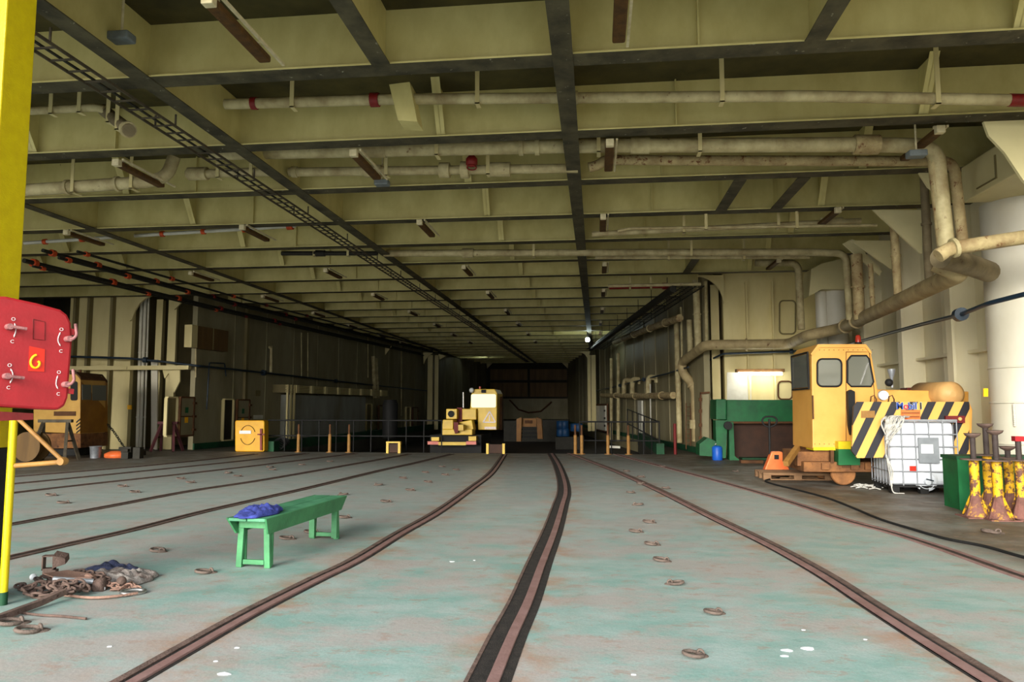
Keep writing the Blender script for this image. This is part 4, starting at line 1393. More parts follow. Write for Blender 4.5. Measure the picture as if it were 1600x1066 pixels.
# far orange gantry cart
YG = 40
t = thing('gantry_cart', 'orange legged gantry cart in the dark beyond the rail mover', 'cart', V((yp(826, 690, YG).x, YG, -.6)))
part(R4(813, 654, 838, 667), YG, 1.0, 'body', 'locob')
part([(807, 655), (815, 652), (814, 690), (807, 690)], YG - .3, .5, 'leg', 'locob')
part([(838, 652), (846, 655), (848, 686), (840, 686)], YG - .3, .5, 'leg', 'locob')
part(R4(820, 657, 832, 662), YG - .03, .03, 'coupling', 'lroof')
part([R4(815, 670, 838, 672), R4(815, 676, 838, 678), R4(815, 682, 838, 684)], YG - .1, .2, 'ladder_bars', 'rubber')
q = MB()
extr(q, [(787, 658), (888, 656), (888, 700), (787, 700)], 46, 2.0)
q.build('dark_machine', 'pipedark', label='long dark machinery behind the gantry cart', cat='machinery')
for i, (x, y) in enumerate(((876, 664), (882, 664), (876, 676), (883, 676), (898, 668), (904, 668))):
    p = yp(x, y, 38)
    MB().lathe([(.2, -.2), (.22, -.18), (.22, .18), (.2, .2)], p, n=14).build('steel_drum', 'bluedrum', label='blue steel drum in the stack beyond the starboard railing', cat='drum', group='blue drums')
q = MB()
extr(q, R4(868, 683, 912, 716), 37.7, 1.2)
q.build('drum_stand', 'pipedark', label='dark stand carrying the blue drums', cat='stand')
# beams behind on back wall
q = MB()
q.tube([yp(x, y, 69.5) for x, y in ((796, 625), (810, 640), (826, 645), (845, 643), (862, 628))], .08, n=6)
q.build('hanging_cable', 'lroof', label='sagging dark cable across the pale back panel', cat='cable')

# ------------------------------------------------------------------ green machine, bin and fittings at the right bulkhead
t = thing('green_machine', 'large green steel workbench machine against the cream bulkhead', 'machine', yp(1180, 705, 23))
part(R4(1135, 625, 1242, 660), 22.8, 1.2, 'upper_body', 'dgreen', bevel=.02)
part(R4(1119, 624, 1135, 656), 22.5, 1.2, 'control_box', 'dgreen', bevel=.02)
part([(1118, 657), (1137, 657), (1134, 716), (1120, 716)], 22.3, .5, 'leg', 'dgreen')
part([(1139, 660), (1146, 660), (1148, 713), (1160, 722), (1140, 722)], 22.3, .4, 'leg', 'dgreen')
part(R4(1146, 661, 1242, 719), 23.0, 1.0, 'skip_front', 'skipb', label='dark rusty brown lower front')
part([(1093, 694), (1106, 684), (1119, 690), (1119, 714), (1093, 712)], 22.4, .8, 'side_guard', 'dgreen')
part(R4(1140, 659, 1242, 662), 22.6, .3, 'ledge', 'lroof')
part(R4(1160, 716, 1242, 722), 22.4, .5, 'skid', 'ggreen')
c = yp(1137, 665, 22.1)
MB().lathe([(.12, 0), (.12, .1)], c, (0, -1, 0), n=14).build('gear', 'rubber', t)
t = thing('blue_can', 'small blue can at the foot of the green machine', 'can', fl(1121, 719))
p = fl(1121, 719)
MB().lathe([(.14, 0), (.15, .02), (.15, .36), (.12, .4), (.06, .42)], p, n=16).build('body', 'blue', t)
MB().torus(p + V((0, 0, .43)), .06, .012, (0, 1, .2)).build('handle', 'metal', t)

# ------------------------------------------------------------------ right (amber) locomotive
YA = 15.3
t = thing('rail_mover', 'amber rail mover with a hazard striped apron, starboard side', 'locomotive', V((yp(1370, 750, YA + .6).x, YA + .6, 0)))
PF = [(1268, 551), (1279, 539), (1352, 539), (1361, 549), (1372, 612), (1372, 700), (1270, 702)]
cab = part(PF, YA, 1.5, 'cab', 'loco', bevel=.02)
# roof lip and window seals
part([(1267, 553), (1278, 538), (1353, 538), (1362, 550), (1361, 554), (1352, 543), (1280, 543), (1269, 556)], YA - .03, 1.56, 'roof_edge', 'loco', cab)


def seal(px, Y, r, name='window_seal'):
    pts = [yp(x, y, Y) for x, y in px]
    MB().tube(pts + [pts[0]], r, n=6).build(name, 'rubber', cab)


w1 = rrect(1277, 561, 1315, 604, 8)
w2 = [(1330, 556), (1354, 556), (1358, 561), (1365, 597), (1361, 604), (1330, 604), (1324, 598), (1324, 564)]
part(w1, YA - .012, .012, 'window', 'glassd', cab)
part(w2, YA - .012, .012, 'window', 'glassd', cab)
seal(w1, YA - .015, .018)
seal(w2, YA - .015, .018)
q = MB().bar(yp(1345, 601, YA - .03), yp(1357, 567, YA - .03), .015, .015)
q.build('wiper', 'metal', cab)
# rear end face (towards port) window
pL = yp(1269, 560, YA)
q = MB().box(pL.x - .045, pL.x - .03, YA + .15, YA + 1.35, 1.95, 2.62)
q.build('rear_window', 'glassd', cab)
q = MB()
X_ = pL.x - .05
for a_, b_ in (((YA + .12, 1.92), (YA + 1.38, 1.92)), ((YA + 1.38, 1.92), (YA + 1.38, 2.65)), ((YA + 1.38, 2.65), (YA + .12, 2.65)), ((YA + .12, 2.65), (YA + .12, 1.92))):
    q.bar((X_, a_[0], a_[1]), (X_, b_[0], b_[1]), .03, .03)
q.build('window_seal', 'rubber', cab)
part(R4(1271, 699, 1372, 704), YA - .02, .5, 'yellow_sill', 'yellow', cab)
pts = [yp(x, y, YA - .012) for x, y in ((1322, 550), (1322, 697), (1369, 697), (1366, 610), (1358, 550))]
MB().tube(pts + [pts[0]], .007, n=4).build('door_seam', 'locochas', cab)
q = MB()
for k in range(13):
    q.sph(yp(1273 + k * 7.5, 547, YA - .002), .009, n=6, k=4)
    q.sph(yp(1273 + k * 7.5, 694, YA - .002), .009, n=6, k=4)
q.build('rivets', 'locochas', cab)
part([(1269, 618), (1271, 618), (1272, 655), (1270, 655)], YA - .05, .03, 'grab_rail', 'lroof', cab)
MB().cyl(yp(1341, 539, YA + .6), yp(1341, 535, YA + .6), .07).build('beacon_base', 'rubber', cab)
b_ = yp(1341, 537, YA + .6)
MB().lathe([(.06, 0), (.055, .12), (.04, .17), (.01, .18)], b_, n=14).build('beacon', 'beacon', cab)
part([(1325, 612), (1330, 609), (1336, 612), (1337, 680), (1330, 680), (1327, 665)], YA - .15, .12, 'air_filter', 'rubber')
part([(1342, 608), (1514, 612), (1514, 700), (1342, 700)], YA + .1, 1.3, 'hood', 'loco', bevel=.02)
part([(1334, 636), (1340, 628), (1514, 628), (1515, 634), (1514, 712), (1340, 716), (1331, 705)], YA - 1.0, .06, 'hazard_apron', 'hazard', label='black and amber diagonal striped apron')
part([(1514, 628), (1519, 640), (1517, 712), (1512, 712)], YA - .95, .9, 'apron_side', 'loco')
part(R4(1346, 642, 1367, 653), YA - 1.02, .03, 'apron_slot', 'khaki')
part(R4(1310, 700, 1344, 727), YA - .2, .7, 'step_box', 'dgreen', label='green and yellow step box')
part(R4(1310, 690, 1344, 702), YA - .21, .7, 'step_box', 'yellow', label='yellow step box')
part([(1256, 722), (1405, 722), (1405, 738), (1256, 738)], YA - .1, 1.6, 'chassis_beam', 'locochas', bevel=.02)
part([R4(1272, 702, 1310, 724), R4(1246, 706, 1272, 728)], YA + .1, 1.2, 'underframe', 'locochas')
part(R4(1405, 716, 1515, 740), YA - .1, 1.6, 'rear_chassis', 'locochas')
for x0 in (1284, 1330, 1352, 1380):
    part(R4(x0, 724, x0 + 12, 734), YA - .16, .07, 'axle_box', 'locochas')
part([R4(1298, 704, 1303, 724), R4(1316, 728, 1344, 731)], YA - .12, .1, 'bracket_plate', 'lroof')
for x in (1316, 1495):
    c = yp(x, 737, YA + .1)
    MB().lathe([(.22, 0), (.24, .02), (.24, .1), (.2, .12)], V((c.x, YA + .02, .25)), (0, 1, 0), n=24).build('wheel', 'locochas', t)
    MB().lathe([(.22, 0), (.24, .02), (.24, .1), (.2, .12)], V((c.x, YA + 1.3, .25)), (0, 1, 0), n=24).build('wheel', 'locochas', t)
MB().bar(yp(1228, 725, YA - .3), yp(1246, 700, YA + .2), .1, .1).build('coupling_arm', 'khaki', t)
# tank, lamp, funnel
a_, b_ = yp(1440, 616, YA + 1.1), yp(1486, 616, YA - .35)
d_ = (b_ - a_).normalized()
MB().lathe([(.05, -.12), (.17, -.08), (.24, 0), (.24, (b_ - a_).length), (.17, (b_ - a_).length + .08), (.05, (b_ - a_).length + .11)], a_, d_, n=28).build('air_tank', 'tank', t)
MB().lathe([(.09, 0), (.1, .05), (.04, .12)], yp(1381, 618, YA - .7), (0, 1, 0), n=18).build('headlamp', 'lens', t)
MB().sph(yp(1389, 598, YA - .4), .075).build('horn', 'rubber', t)
q = MB().lathe([(.025, 0), (.025, .17), (.035, .2), (.07, .32), (.07, .36)], yp(1394, 606, YA - .35), n=14)
q.build('funnel', 'galv', t)
for x0 in (1360, 1388):
    pts = [yp(x, y, YA - .9) for x, y in ((x0, 629), (x0 + 1, 620), (x0 + 6, 618), (x0 + 9, 624), (x0 + 9, 629))]
    MB().tube(pts, .012, n=6).build('hook', 'lroof', t)
part(R4(1408, 641, 1438, 657), YA - 1.02, .02, 'orange_plate', 'jack')
part([R4(1409, 645, 1437, 646.2), R4(1409, 651, 1437, 652.2)], YA - 1.03, .012, 'plate_lines', 'lroof')
yt = YA - 1.03
for ch, x, m_ in (('M', 1400, 'mobilb'), ('o', 1411.5, 'mobilr'), ('bil', 1418.5, 'mobilb'), ('1', 1435, 'black')):
    text(ch, 'lettering_outline', t, yp(x, 635, yt), (1, 0, 0), (0, 0, 1), .17, 'labelw', bold=.008, align='LEFT')
    text(ch, 'lettering', t, yp(x, 635, yt - .008), (1, 0, 0), (0, 0, 1), .17, m_, bold=.004, align='LEFT')
part(R4(1478, 650, 1508, 661), YA - 1.08, .06, 'number_plate', 'dred')
MB().sph(yp(1500, 655, YA - 1.1), .035).build('plate_light', 'tank', t)
# red lockers behind
q = MB()
extr(q, R4(1508, 608, 1534, 716), 16.6, .5)
q.build('red_locker', 'dred', label='tall dark red locker right of the amber rail mover', cat='locker', bevel=.01)
q = MB()
extr(q, R4(1418, 606, 1508, 640), 17.2, .4)
q.build('red_locker', 'dred', label='dark red locker top behind the air tank', cat='locker')

# ------------------------------------------------------------------ IBC tote
base = fl(1391, 771)
ang = math.radians(-3)
fr = Matrix.Translation(V((base.x, base.y, 0))) @ Matrix.Rotation(ang, 4, 'Z')
t = thing('liquid_tote', 'white caged liquid tote in front of the striped apron', 'tank', fr @ V((.58, .5, 0)))
W_, D_, H_ = 1.16, 1.0, 1.31
q = MB(fr).box(.03, W_ - .03, .03, D_ - .03, .14, H_ - .02)
q.build('bottle', 'plastic', t, bevel=.09)
for i in range(3):
    q = MB(fr).box(.02 + i * .49, .16 + i * .49, .0, .14, 0, .12)
    q.build('foot', 'rubber', t)
    q = MB(fr).box(.02 + i * .49, .16 + i * .49, D_ - .14, D_, 0, .12)
    q.build('foot', 'rubber', t)
MB(fr).box(0, W_, 0, D_, .11, .14).build('pallet_deck', 'rubber', t)
q = MB(fr)
for k in range(6):
    z = .17 + (H_ - .2) * k / 5
    pts = [(0, 0, z), (W_, 0, z), (W_, D_, z), (0, D_, z), (0, 0, z)]
    for a_, b_ in zip(pts, pts[1:]):
        q.cyl(a_, b_, .012, n=6)
for k in range(6):
    x = W_ * k / 5
    for y in (0, D_):
        q.cyl((x, y, .14), (x, y, H_), .011, n=6)
for k in range(1, 6):
    y = D_ * k / 6
    for x in (0, W_):
        q.cyl((x, y, .14), (x, y, H_), .011, n=6)
q.build('cage', 'galv', t)
q = MB(fr)
for a_, b_ in (((0, 0), (W_, 0)), ((W_, 0), (W_, D_)), ((W_, D_), (0, D_)), ((0, D_), (0, 0))):
    q.bar((a_[0], a_[1], H_), (b_[0], b_[1], H_), .03, .03)
q.build('top_frame', 'galv', t)
MB(fr).box(.5, .84, -.035, -.018, .55, 1.0).build('label_plate', 'grey', t)
MB(fr).box(.54, .74, -.04, -.034, .72, .88).build('white_label', 'labelw', t)
MB(fr).box(.35, .46, .005, .02, .38, .49).build('red_label', 'sticker', t)
q = MB(fr).lathe([(.2, 0), (.17, .02), (.14, .02)], (.62, .03, .24), (0, -1, 0), n=20)
q.torus((.62, .01, .24), .15, .012, (0, 1, 0))
_v = q.build('valve_recess', 'plastic', t)
q = MB(fr).lathe([(.05, 0), (.05, .1), (.03, .1)], (.62, .0, .22), (0, -1, -.1), n=14)
q.build('outlet_valve', 'plastic', t)
MB(fr).bar((.58, -.1, .27), (.7, -.1, .24), .02, .02).build('valve_handle', 'bluecab', t)
# twine bag draped over its corner
q = MB(fr)
for k in range(34):
    x = rr.uniform(-.03, .3)
    z0_ = H_ + .04 + rr.uniform(0, .04)
    pts = [(x + .15, rr.uniform(0, .4), z0_), (x, -.03, z0_), (x - .05 + rr.uniform(-.04, .04), -.05, z0_ - rr.uniform(.05, .2)), (-.04 + rr.uniform(-.02, .05), -.05 + rr.uniform(-.02, .05), z0_ - rr.uniform(.2, .5))]
    q.tube(catmull(pts, 4), .009, n=4)
for k in range(3):
    pts = [(-.03, -.03, H_ - .3), (-.05, -.04, .7), (-.02 + k * .03, -.06, .4), (.02, -.06, .05), (.1 + .05 * k, -.12, .012)]
    q.tube(catmull(pts, 5), .01, n=4)
q.build('twine_bundle', 'bag', label='white twine tangled over the corner of the tote', cat='twine')
q = MB()
for k in range(14):
    c = fl(1350 + rr.uniform(-22, 18), 762 + rr.uniform(-4, 4))
    q.tube([c + V((0, 0, .012)), c + V((.12, .03, .03)), c + V((.2, -.04, .012))], .012, n=4)
q.build('twine_scraps', 'bag', label='loose white scraps on the deck left of the tote', cat='litter', kind='stuff')

# ------------------------------------------------------------------ pallet, pallet truck
b0 = fl(1193, 750)
t = thing('wooden_pallet', 'worn wooden pallet on the deck left of the amber rail mover', 'pallet', b0)
e0, e1 = fl(1193, 750), fl(1298, 750)
wx = e1.x - e0.x
for k in range(5):
    MB().box(e0.x, e0.x + wx, e0.y + k * .19, e0.y + k * .19 + .12, .125, .15).build('deck_board', 'wood', t)
for k in range(3):
    for j in range(3):
        MB().box(e0.x + k * (wx - .16) / 2, e0.x + k * (wx - .16) / 2 + .16, e0.y + j * .38, e0.y + j * .38 + .12, .022, .1).build('block', 'wood', t)
for j in range(3):
    MB().box(e0.x, e0.x + wx, e0.y + j * .38, e0.y + j * .38 + .12, 0.001, .022).box(e0.x, e0.x + wx, e0.y + j * .38, e0.y + j * .38 + .12, .1, .125).build('stringer_board', 'wood', t)
t = thing('pallet_truck', 'orange hand pallet truck behind the wooden pallet', 'pallet truck', yp(1213, 735, 15.9))
YT = e0.y + 1.02
part([(1206, 706), (1222, 706), (1235, 737), (1194, 737)], YT, .22, 'body', 'jack', bevel=.02)
part(R4(1210, 711, 1217, 718), YT - .02, .02, 'sticker', 'rubber')
for x in (1203, 1224):
    p = yp(x, 735, YT)
    MB().lathe([(.08, -.05), (.08, .05)], (p.x, YT + .1, .085), (1, 0, 0), n=14).build('wheel', 'rubber', t)
h0, h1 = yp(1203, 710, YT + .12), yp(1202, 655, YT + .12)
MB().cyl(h0, h1, .025).build('handle_shaft', 'rubber', t)
pts = [yp(x, y, YT + .12) for x, y in ((1202, 668), (1194, 664), (1191, 657), (1195, 652), (1202, 651), (1210, 652), (1214, 657), (1211, 664), (1202, 668))]
MB().tube(catmull(pts, 4), .02, n=8).build('handle_grip', 'rubber', t)

# black hose on the deck
pts = [fl(x, y, .015) for x, y in ((1232, 744), (1215, 747), (1196, 751), (1210, 757), (1251, 767), (1295, 779), (1336, 795), (1377, 812), (1429, 828), (1478, 842), (1539, 854), (1600, 871), (1680, 890), (1780, 905), (1850, 890))]
MB().tube(catmull(pts, 8), .017, n=8).build('hose', 'rubber', label='long black hose snaking along the starboard deck', cat='hose')

# ------------------------------------------------------------------ green box and jack stands
g0 = yp(1496, 760, 12.0)
zg = yp(1500, 713, 12.0).z - .05
t = thing('green_bin', 'dark green steel bin behind the yellow jack stands', 'bin', V((6.4, 11.7, 0)))
MB().box(g0.x + .02, 7.0, 12.0, 12.5, 0, zg).build('body', 'dgreen', t)
MB().box(g0.x, 7.02, 11.98, 12.52, zg, zg + .05).build('rim', 'ggreen', t)
MB().box(g0.x, g0.x + .05, 11.96, 12.0, 0, zg).build('corner_post', 'dgreen', t)


def stand(px, py, lab, h=.82, stem=.34, head='cup', red=False, lean=(0, 0), tail=False):
    p = fl(px, py)
    t = thing('jack_stand', lab, 'jack stand', p, 'yellow jack stands')
    x, y = p.x, p.y
    q = MB().poly([(x - .2, y - .2, 0), (x + .2, y - .2, 0), (x + .2, y + .2, 0), (x - .2, y + .2, 0)], (0, 0, .015))
    q.build('foot_plate', 'standbase', t)
    q = MB().lathe([(.17, .015), (.12, .1), (.085, .2), (.066, .3)], p, n=8)
    q.build('flared_base', 'standbase', t)
    MB().cyl((x, y, .3), (x, y, h), .064, n=16).build('tube', 'standy', t)
    for k in range(4):
        a = k * math.pi / 2 + .5
        c_, s_ = math.cos(a), math.sin(a)
        MB().poly([(x + .06 * c_, y + .06 * s_, .34), (x + .21 * c_, y + .21 * s_, .02), (x + .06 * c_, y + .06 * s_, .02)], (.012 * -s_, .012 * c_, 0)).build('gusset', 'standy' if k % 2 else 'standbase', t)
    q = MB().lathe([(.17, h), (.17, h + .015)], (x, y, 0), n=20)
    q.build('disc_plate', 'rust', t)
    MB().cyl((x, y, h + .015), (x, y, h + stem), .038, n=12).build('screw', 'screw', t)
    if red:
        MB().box(x - .06, x + .06, y - .05, y + .05, h + stem, h + stem + .07).build('cap', 'red', t, label='red cap')
    else:
        MB().lathe([(.04, h + stem - .02), (.09, h + stem + .01), (.11, h + stem + .045), (.05, h + stem + .03)], (x, y, 0), n=16).build('head_cup', 'rust', t)
    return t


stand(1526, 808, 'jack stand with a worn brown tube, leftmost of the group', .8, .33)
stand(1547, 803, 'orange yellow jack stand behind the gap, second from the left', .84, .42)
stand(1562, 812, 'bright yellow jack stand at the front of the group', .8, .38)
stand(1580, 803, 'short jack stand behind the bright yellow one', .8, .13)
stand(1598, 811, 'jack stand with a red cap at the right edge', .8, .27, red=True)

# ------------------------------------------------------------------ bench with cloth
t = thing('bench', 'long green wooden bench standing on the deck', 'bench', V((-3.3, 7.8, 0)))
pn, pf = (fl(372, 886) + fl(421, 888)) / 2, (fl(490, 842) + fl(524, 842)) / 2
d_ = (pf - pn)
Lb = d_.length
d_.normalize()
sd_ = V((d_.y, -d_.x, 0))
fr = Matrix(((sd_.x, d_.x, 0, pn.x), (sd_.y, d_.y, 0, pn.y), (0, 0, 1, 0), (0, 0, 0, 1)))
hw = .17
hh = .49
MB(fr).box(-hw - .02, -.005, -.16, Lb + .14, hh - .03, hh).box(.005, hw + .02, -.16, Lb + .14, hh - .03, hh).build('seat', 'greentop', t, bevel=.006)
for s_ in (-1, 1):
    q = MB(fr)
    o_ = s_ * (hw + .02)
    pts = [(o_, -.17, hh), (o_, Lb + .15, hh), (o_ - s_ * .035, Lb + .07, hh - .16), (o_ - s_ * .035, -.06, hh - .16)]
    q.poly(pts, (s_ * .022, 0, 0))
    q.build('side_board', 'green', t, bevel=.004)
for y in (0, Lb):
    for s_ in (-1, 1):
        xx = s_ * (hw - .03)
        q = MB(fr).bar((xx + s_ * .01, y, 0.001), (xx - s_ * .01, y, hh - .03), .06, .045, up=(0, 1, 0))
        lg = q.build('leg', 'green', t, bevel=.004)
        MB(fr).box(xx - .033, xx + .033, y + (.03 if y == 0 else -.055), y + (.055 if y == 0 else -.03), .02, hh - .14).build('leg_batten', 'green', t)
    MB(fr).box(-hw + .06, hw - .06, y - .015, y + .015, .03, .075).build('stretcher', 'green', t, bevel=.003)
    MB(fr).box(-hw + .03, hw - .03, y - .04, y - .022, hh - .11, hh - .03).build('end_rail', 'green', t, bevel=.003)


def cloth(name, fr_, nx_, ny_, sx_, sy_, hfun, m, lab, cat='cloth'):
    q = MB(fr_)
    vs = []
    for top in (1, 0):
        for j in range(ny_ + 1):
            for i in range(nx_ + 1):
                u, v = i / nx_, j / ny_
                x, y, z = hfun(u, v)
                vs.append((x, y, z if top else max(z - .012, hfun.base if hasattr(hfun, 'base') else z - .012)))
    n1 = (nx_ + 1) * (ny_ + 1)
    fs = []
    for j in range(ny_):
        for i in range(nx_):
            a = j * (nx_ + 1) + i
            fs.append((a, a + 1, a + nx_ + 2, a + nx_ + 1))
            fs.append((n1 + a, n1 + a + nx_ + 1, n1 + a + nx_ + 2, n1 + a + 1))
    ed = [i for i in range(nx_ + 1)] + [(j * (nx_ + 1) + nx_) for j in range(1, ny_ + 1)] + [ny_ * (nx_ + 1) + i for i in range(nx_ - 1, -1, -1)] + [j * (nx_ + 1) for j in range(ny_ - 1, 0, -1)]
    for a, b in zip(ed, ed[1:] + ed[:1]):
        fs.append((a, n1 + a, n1 + b, b))
    q._add(vs, fs, 0, True)
    return q.build(name, m, label=lab, cat=cat)


def hf_factory(cx_, cy_, rx, ry, h, base, seed):
    def hf(u, v):
        a, b = u * 2 - 1, v * 2 - 1
        r_ = math.hypot(a, b)
        k = 1 / max(1e-6, max(abs(a), abs(b))) * r_ if r_ > 0 else 1
        # square to blob
        aa = a * math.sqrt(max(0, 1 - b * b / 2))
        bb = b * math.sqrt(max(0, 1 - a * a / 2))
        rad = 1 + .22 * mnoise.noise(V((aa * 2, bb * 2, seed)))
        x = cx_ + rx * aa * rad
        y = cy_ + ry * bb * rad
        e = max(0, 1 - (aa * aa + bb * bb))
        n_ = mnoise.noise(V((x * 9, y * 9, seed))) * .5 + mnoise.noise(V((x * 22, y * 22, seed + 3))) * .3 + .55
        z = base + .014 + h * (e ** .5) * n_ * (1 if e > 0 else 0)
        return x, y, max(z, base + .013)
    hf.base = base + .001
    return hf


cloth('folded_overalls', fr, 44, 44, 1, 1, hf_factory(-.03, .12, .19, .32, .11, hh, 4.2), 'bluecloth', 'crumpled blue overalls lying on the near end of the bench')

# ------------------------------------------------------------------ scrap heap at left
def gfr(px, py, rot=0):
    p = fl(px, py)
    return Matrix.Translation(p) @ Matrix.Rotation(rot, 4, 'Z')


I4 = Matrix.Identity(4)
p = fl(150, 905)
cloth('dirty_rags', gfr(185, 908), 40, 40, 1, 1, hf_factory(0, 0, .33, .28, .12, 0, 1.3), 'dirtycloth', 'dirty grey rags heaped at the right of the scrap')
cloth('navy_rag', gfr(168, 897), 34, 34, 1, 1, hf_factory(0, .05, .28, .14, .11, 0.0, 8.3), 'navycloth', 'dark navy rag lying behind the dirty grey ones')


def chain(lab, pts, R, r, m='rust'):
    cc = catmull(pts, 10)
    q = MB()
    L = [0]
    for i in range(1, len(cc)):
        L.append(L[-1] + (cc[i] - cc[i - 1]).length)
    d, k = 0, 0
    while d < L[-1]:
        i = max(j for j in range(len(cc) - 1) if L[j] <= d)
        u = (cc[i + 1] - cc[i]).normalized()
        c_ = cc[i] + u * (d - L[i])
        side = u.cross(V((0, 0, 1))).normalized()
        ax = (V((0, 0, 1)) * .95 + side * .3) if k % 2 == 0 else (side * .8 + V((0, 0, 1)) * .6)
        ax.normalize()
        # elongated link
        b_ = ax.cross(u).normalized()
        ring_ = []
        for a in range(14):
            th = 2 * math.pi * a / 14
            ring_.append(c_ + u * math.cos(th) * R * 1.5 + b_ * math.sin(th) * R * .85)
        q.tube(ring_ + [ring_[0]], r, n=6, cap=False)
        d += R * 2.1
        k += 1
    return q.build('chain', m, label=lab, cat='chain')


def ck(*pp):
    return [fl(x, y, z) for x, y, z in pp]


chain('rusty chain coiled at the front left of the scrap', ck((30, 915, .03), (55, 925, .03), (80, 918, .04), (60, 905, .05), (95, 905, .05), (120, 915, .05), (90, 928, .03), (50, 930, .03), (40, 920, .06), (75, 912, .09), (110, 922, .07)), .035, .011)
chain('rusty chain piled in the middle of the scrap', ck((75, 900, .07), (110, 905, .08), (130, 918, .05), (100, 925, .06), (80, 915, .1), (120, 910, .1), (140, 925, .03)), .033, .011)
chain('thin rusty chain trailing to the right of the scrap', ck((160, 910, .05), (180, 915, .04), (200, 916, .03), (215, 920, .02), (205, 912, .03), (190, 920, .02), (170, 922, .02)), .026, .008, 'rustpale')
chain('rusty chain heaped against the grey rags', ck((120, 893, .1), (140, 896, .1), (160, 900, .09), (150, 908, .08), (130, 902, .1), (175, 905, .08)), .028, .009)
q = MB()
P_ = [fl(68, 898, .12), fl(88, 905, .12), fl(143, 905, .1), fl(152, 900, .1), fl(105, 893, .12)]
q.poly(P_, (0, 0, .012))
q.build('steel_offcut', 'rustpale', label='flat rusty steel plate lying on the scrap', cat='steel plate')
q = MB(gfr(75, 902, .3))
q.box(-.06, -.05, 0, .07, .06, .19).box(.03, .04, 0, .07, .06, .19).box(-.06, .04, 0, .07, .18, .19).box(-.06, .04, 0, .07, .06, .075)
q.poly([(.03, 0, .19), (.13, .01, .16), (.14, 0, .11), (.04, -.01, .08)], (0, .09, .03))
q.box(-.05, .06, 0, .07, .0, .06)
q.build('bracket_scrap', 'rust', label='rusty box bracket standing up on the scrap', cat='scrap metal')
MB().cyl(fl(83, 905, .12), fl(146, 909, .08), .022, n=10).build('pipe_scrap', 'galv', label='pale grey pipe piece on the chains', cat='pipe piece')
MB().lathe([(.05, 0), (.06, .03), (.06, .12), (.03, .14)], fl(128, 922), (.5, .3, .8), n=12).build('rusty_cup', 'rustpale', label='rusty round fitting at the front of the scrap', cat='scrap metal')
q = MB().lathe([(.03, 0), (.065, .01), (.07, .09), (.03, .1)], fl(147, 917, .03), (1, .2, .1), n=14)
q.build('rusty_cup', 'rust', label='dark rusty cylinder end right of the pipe piece', cat='scrap metal')
MB().sph(fl(190, 908, .07), .04).build('ball_fitting', 'rust', label='round rusty knob against the grey rags', cat='scrap metal')
MB().torus(fl(208, 925, .02), .06, .016, (.1, 0, 1), sx=1.5).build('shackle', 'metal', label='pale bright shackle at the right of the scrap', cat='shackle')
MB().tube(catmull([fl(x, y, .02) for x, y in ((100, 930), (140, 934), (180, 932), (215, 927))], 6), .012, n=6).build('rod', 'rustpale', label='curved thin rod along the front of the scrap', cat='rod')
q = MB()
q.bar(fl(-30, 976, .03), fl(60, 943, .04), .045, .045)
q.bar(fl(60, 943, .04), fl(100, 925, .07), .045, .045)
q.build('steel_bar', 'rust', label='heavy rusty bar leaning into the scrap from the left', cat='bar')
MB().tube(catmull([fl(x, y, .012) for x, y in ((22, 956), (60, 961), (95, 963), (135, 967))], 6), .01, n=6).build('rod', 'rust', label='thin rusty rod on the deck below the scrap', cat='rod')
MB().sph(fl(52, 902, .06), .03).build('bright_ball', 'labelw', label='small bright round scrap left of the bracket', cat='scrap metal')
MB().poly([fl(157, 921, .01), fl(164, 922, .01), fl(160, 916, .03)], (0, 0, .02)).build('paper_scrap', 'labelw', label='tiny white scrap at the front of the heap', cat='litter')
# bird droppings / white spots
q = MB()
for x, y, r_ in ((298, 1013, .018), (350, 1054, .03), (337, 1034, .012), (370, 1013, .014), (706, 878, .02), (1230, 1017, .03), (1262, 1014, .035), (1226, 1026, .02), (741, 876, .01), (1255, 985, .012), (171, 1011, .014), (990, 1055, .015), (1352, 1000, .012)):
    c = fl(x, y)
    pts = [c + V((r_ * (1 + .5 * rr.random()) * math.cos(a), r_ * (.6 + .5 * rr.random()) * math.sin(a), .001)) for a in [k * math.pi / 5 for k in range(10)]]
    q.poly(pts, (0, 0, .003))
q.build('white_specks', 'labelw', label='scattered white specks on the painted deck', cat='litter', kind='stuff')

# ------------------------------------------------------------------ yellow post, pole, folding bracket and red hatch
Xp = -4.79
y1_ = 5.6
t = thing('gate_post', 'tall yellow square post with a black foot at the left edge', 'post', V((Xp - .17, y1_ - .16, 0)))


def vbox(z0, z1, m, name, g=0.0, label=None):
    return MB().box(Xp - .34 - g, Xp + g, y1_ - .32 - g, y1_ + g, z0, z1).build(name, m, t, bevel=.012, label=label)


vbox(.12, 1.22, 'black', 'black_band', label='black painted lower part')
vbox(0, .12, 'dgreen', 'green_foot', .004, label='green foot')
vbox(1.22, 6.3, 'yellow', 'shaft')
pz0 = yp(19, 700, 5.45)
t = thing('gate_pole', 'slim yellow pole standing right of the yellow post', 'pole', V((pz0.x, 5.45, 0)))
MB().cyl((pz0.x + .0, 5.45, .1), (pz0.x + .0, 5.45, 1.5), .03, n=14).build('shaft', 'yellow', t)
MB().cyl((pz0.x, 5.45, 0), (pz0.x, 5.45, .1), .032, n=14).build('foot', 'ggreen', t, label='green foot')
t = thing('folding_arm', 'rusty tan triangular arm sticking out below the red hatch', 'arm', yp(98, 721, 5.45))
MB().cyl(yp(28, 654, 5.45), yp(98, 720, 5.45), .017, n=10).build('brace', 'khaki', t)
MB().cyl(yp(24, 728, 5.45), yp(98, 722, 5.45), .02, n=10).build('bar', 'khaki', t)
MB().lathe([(.03, -.03), (.035, 0), (.03, .03)], yp(98, 721, 5.45), (0, 1, 0), n=14).build('joint', 'khaki', t)
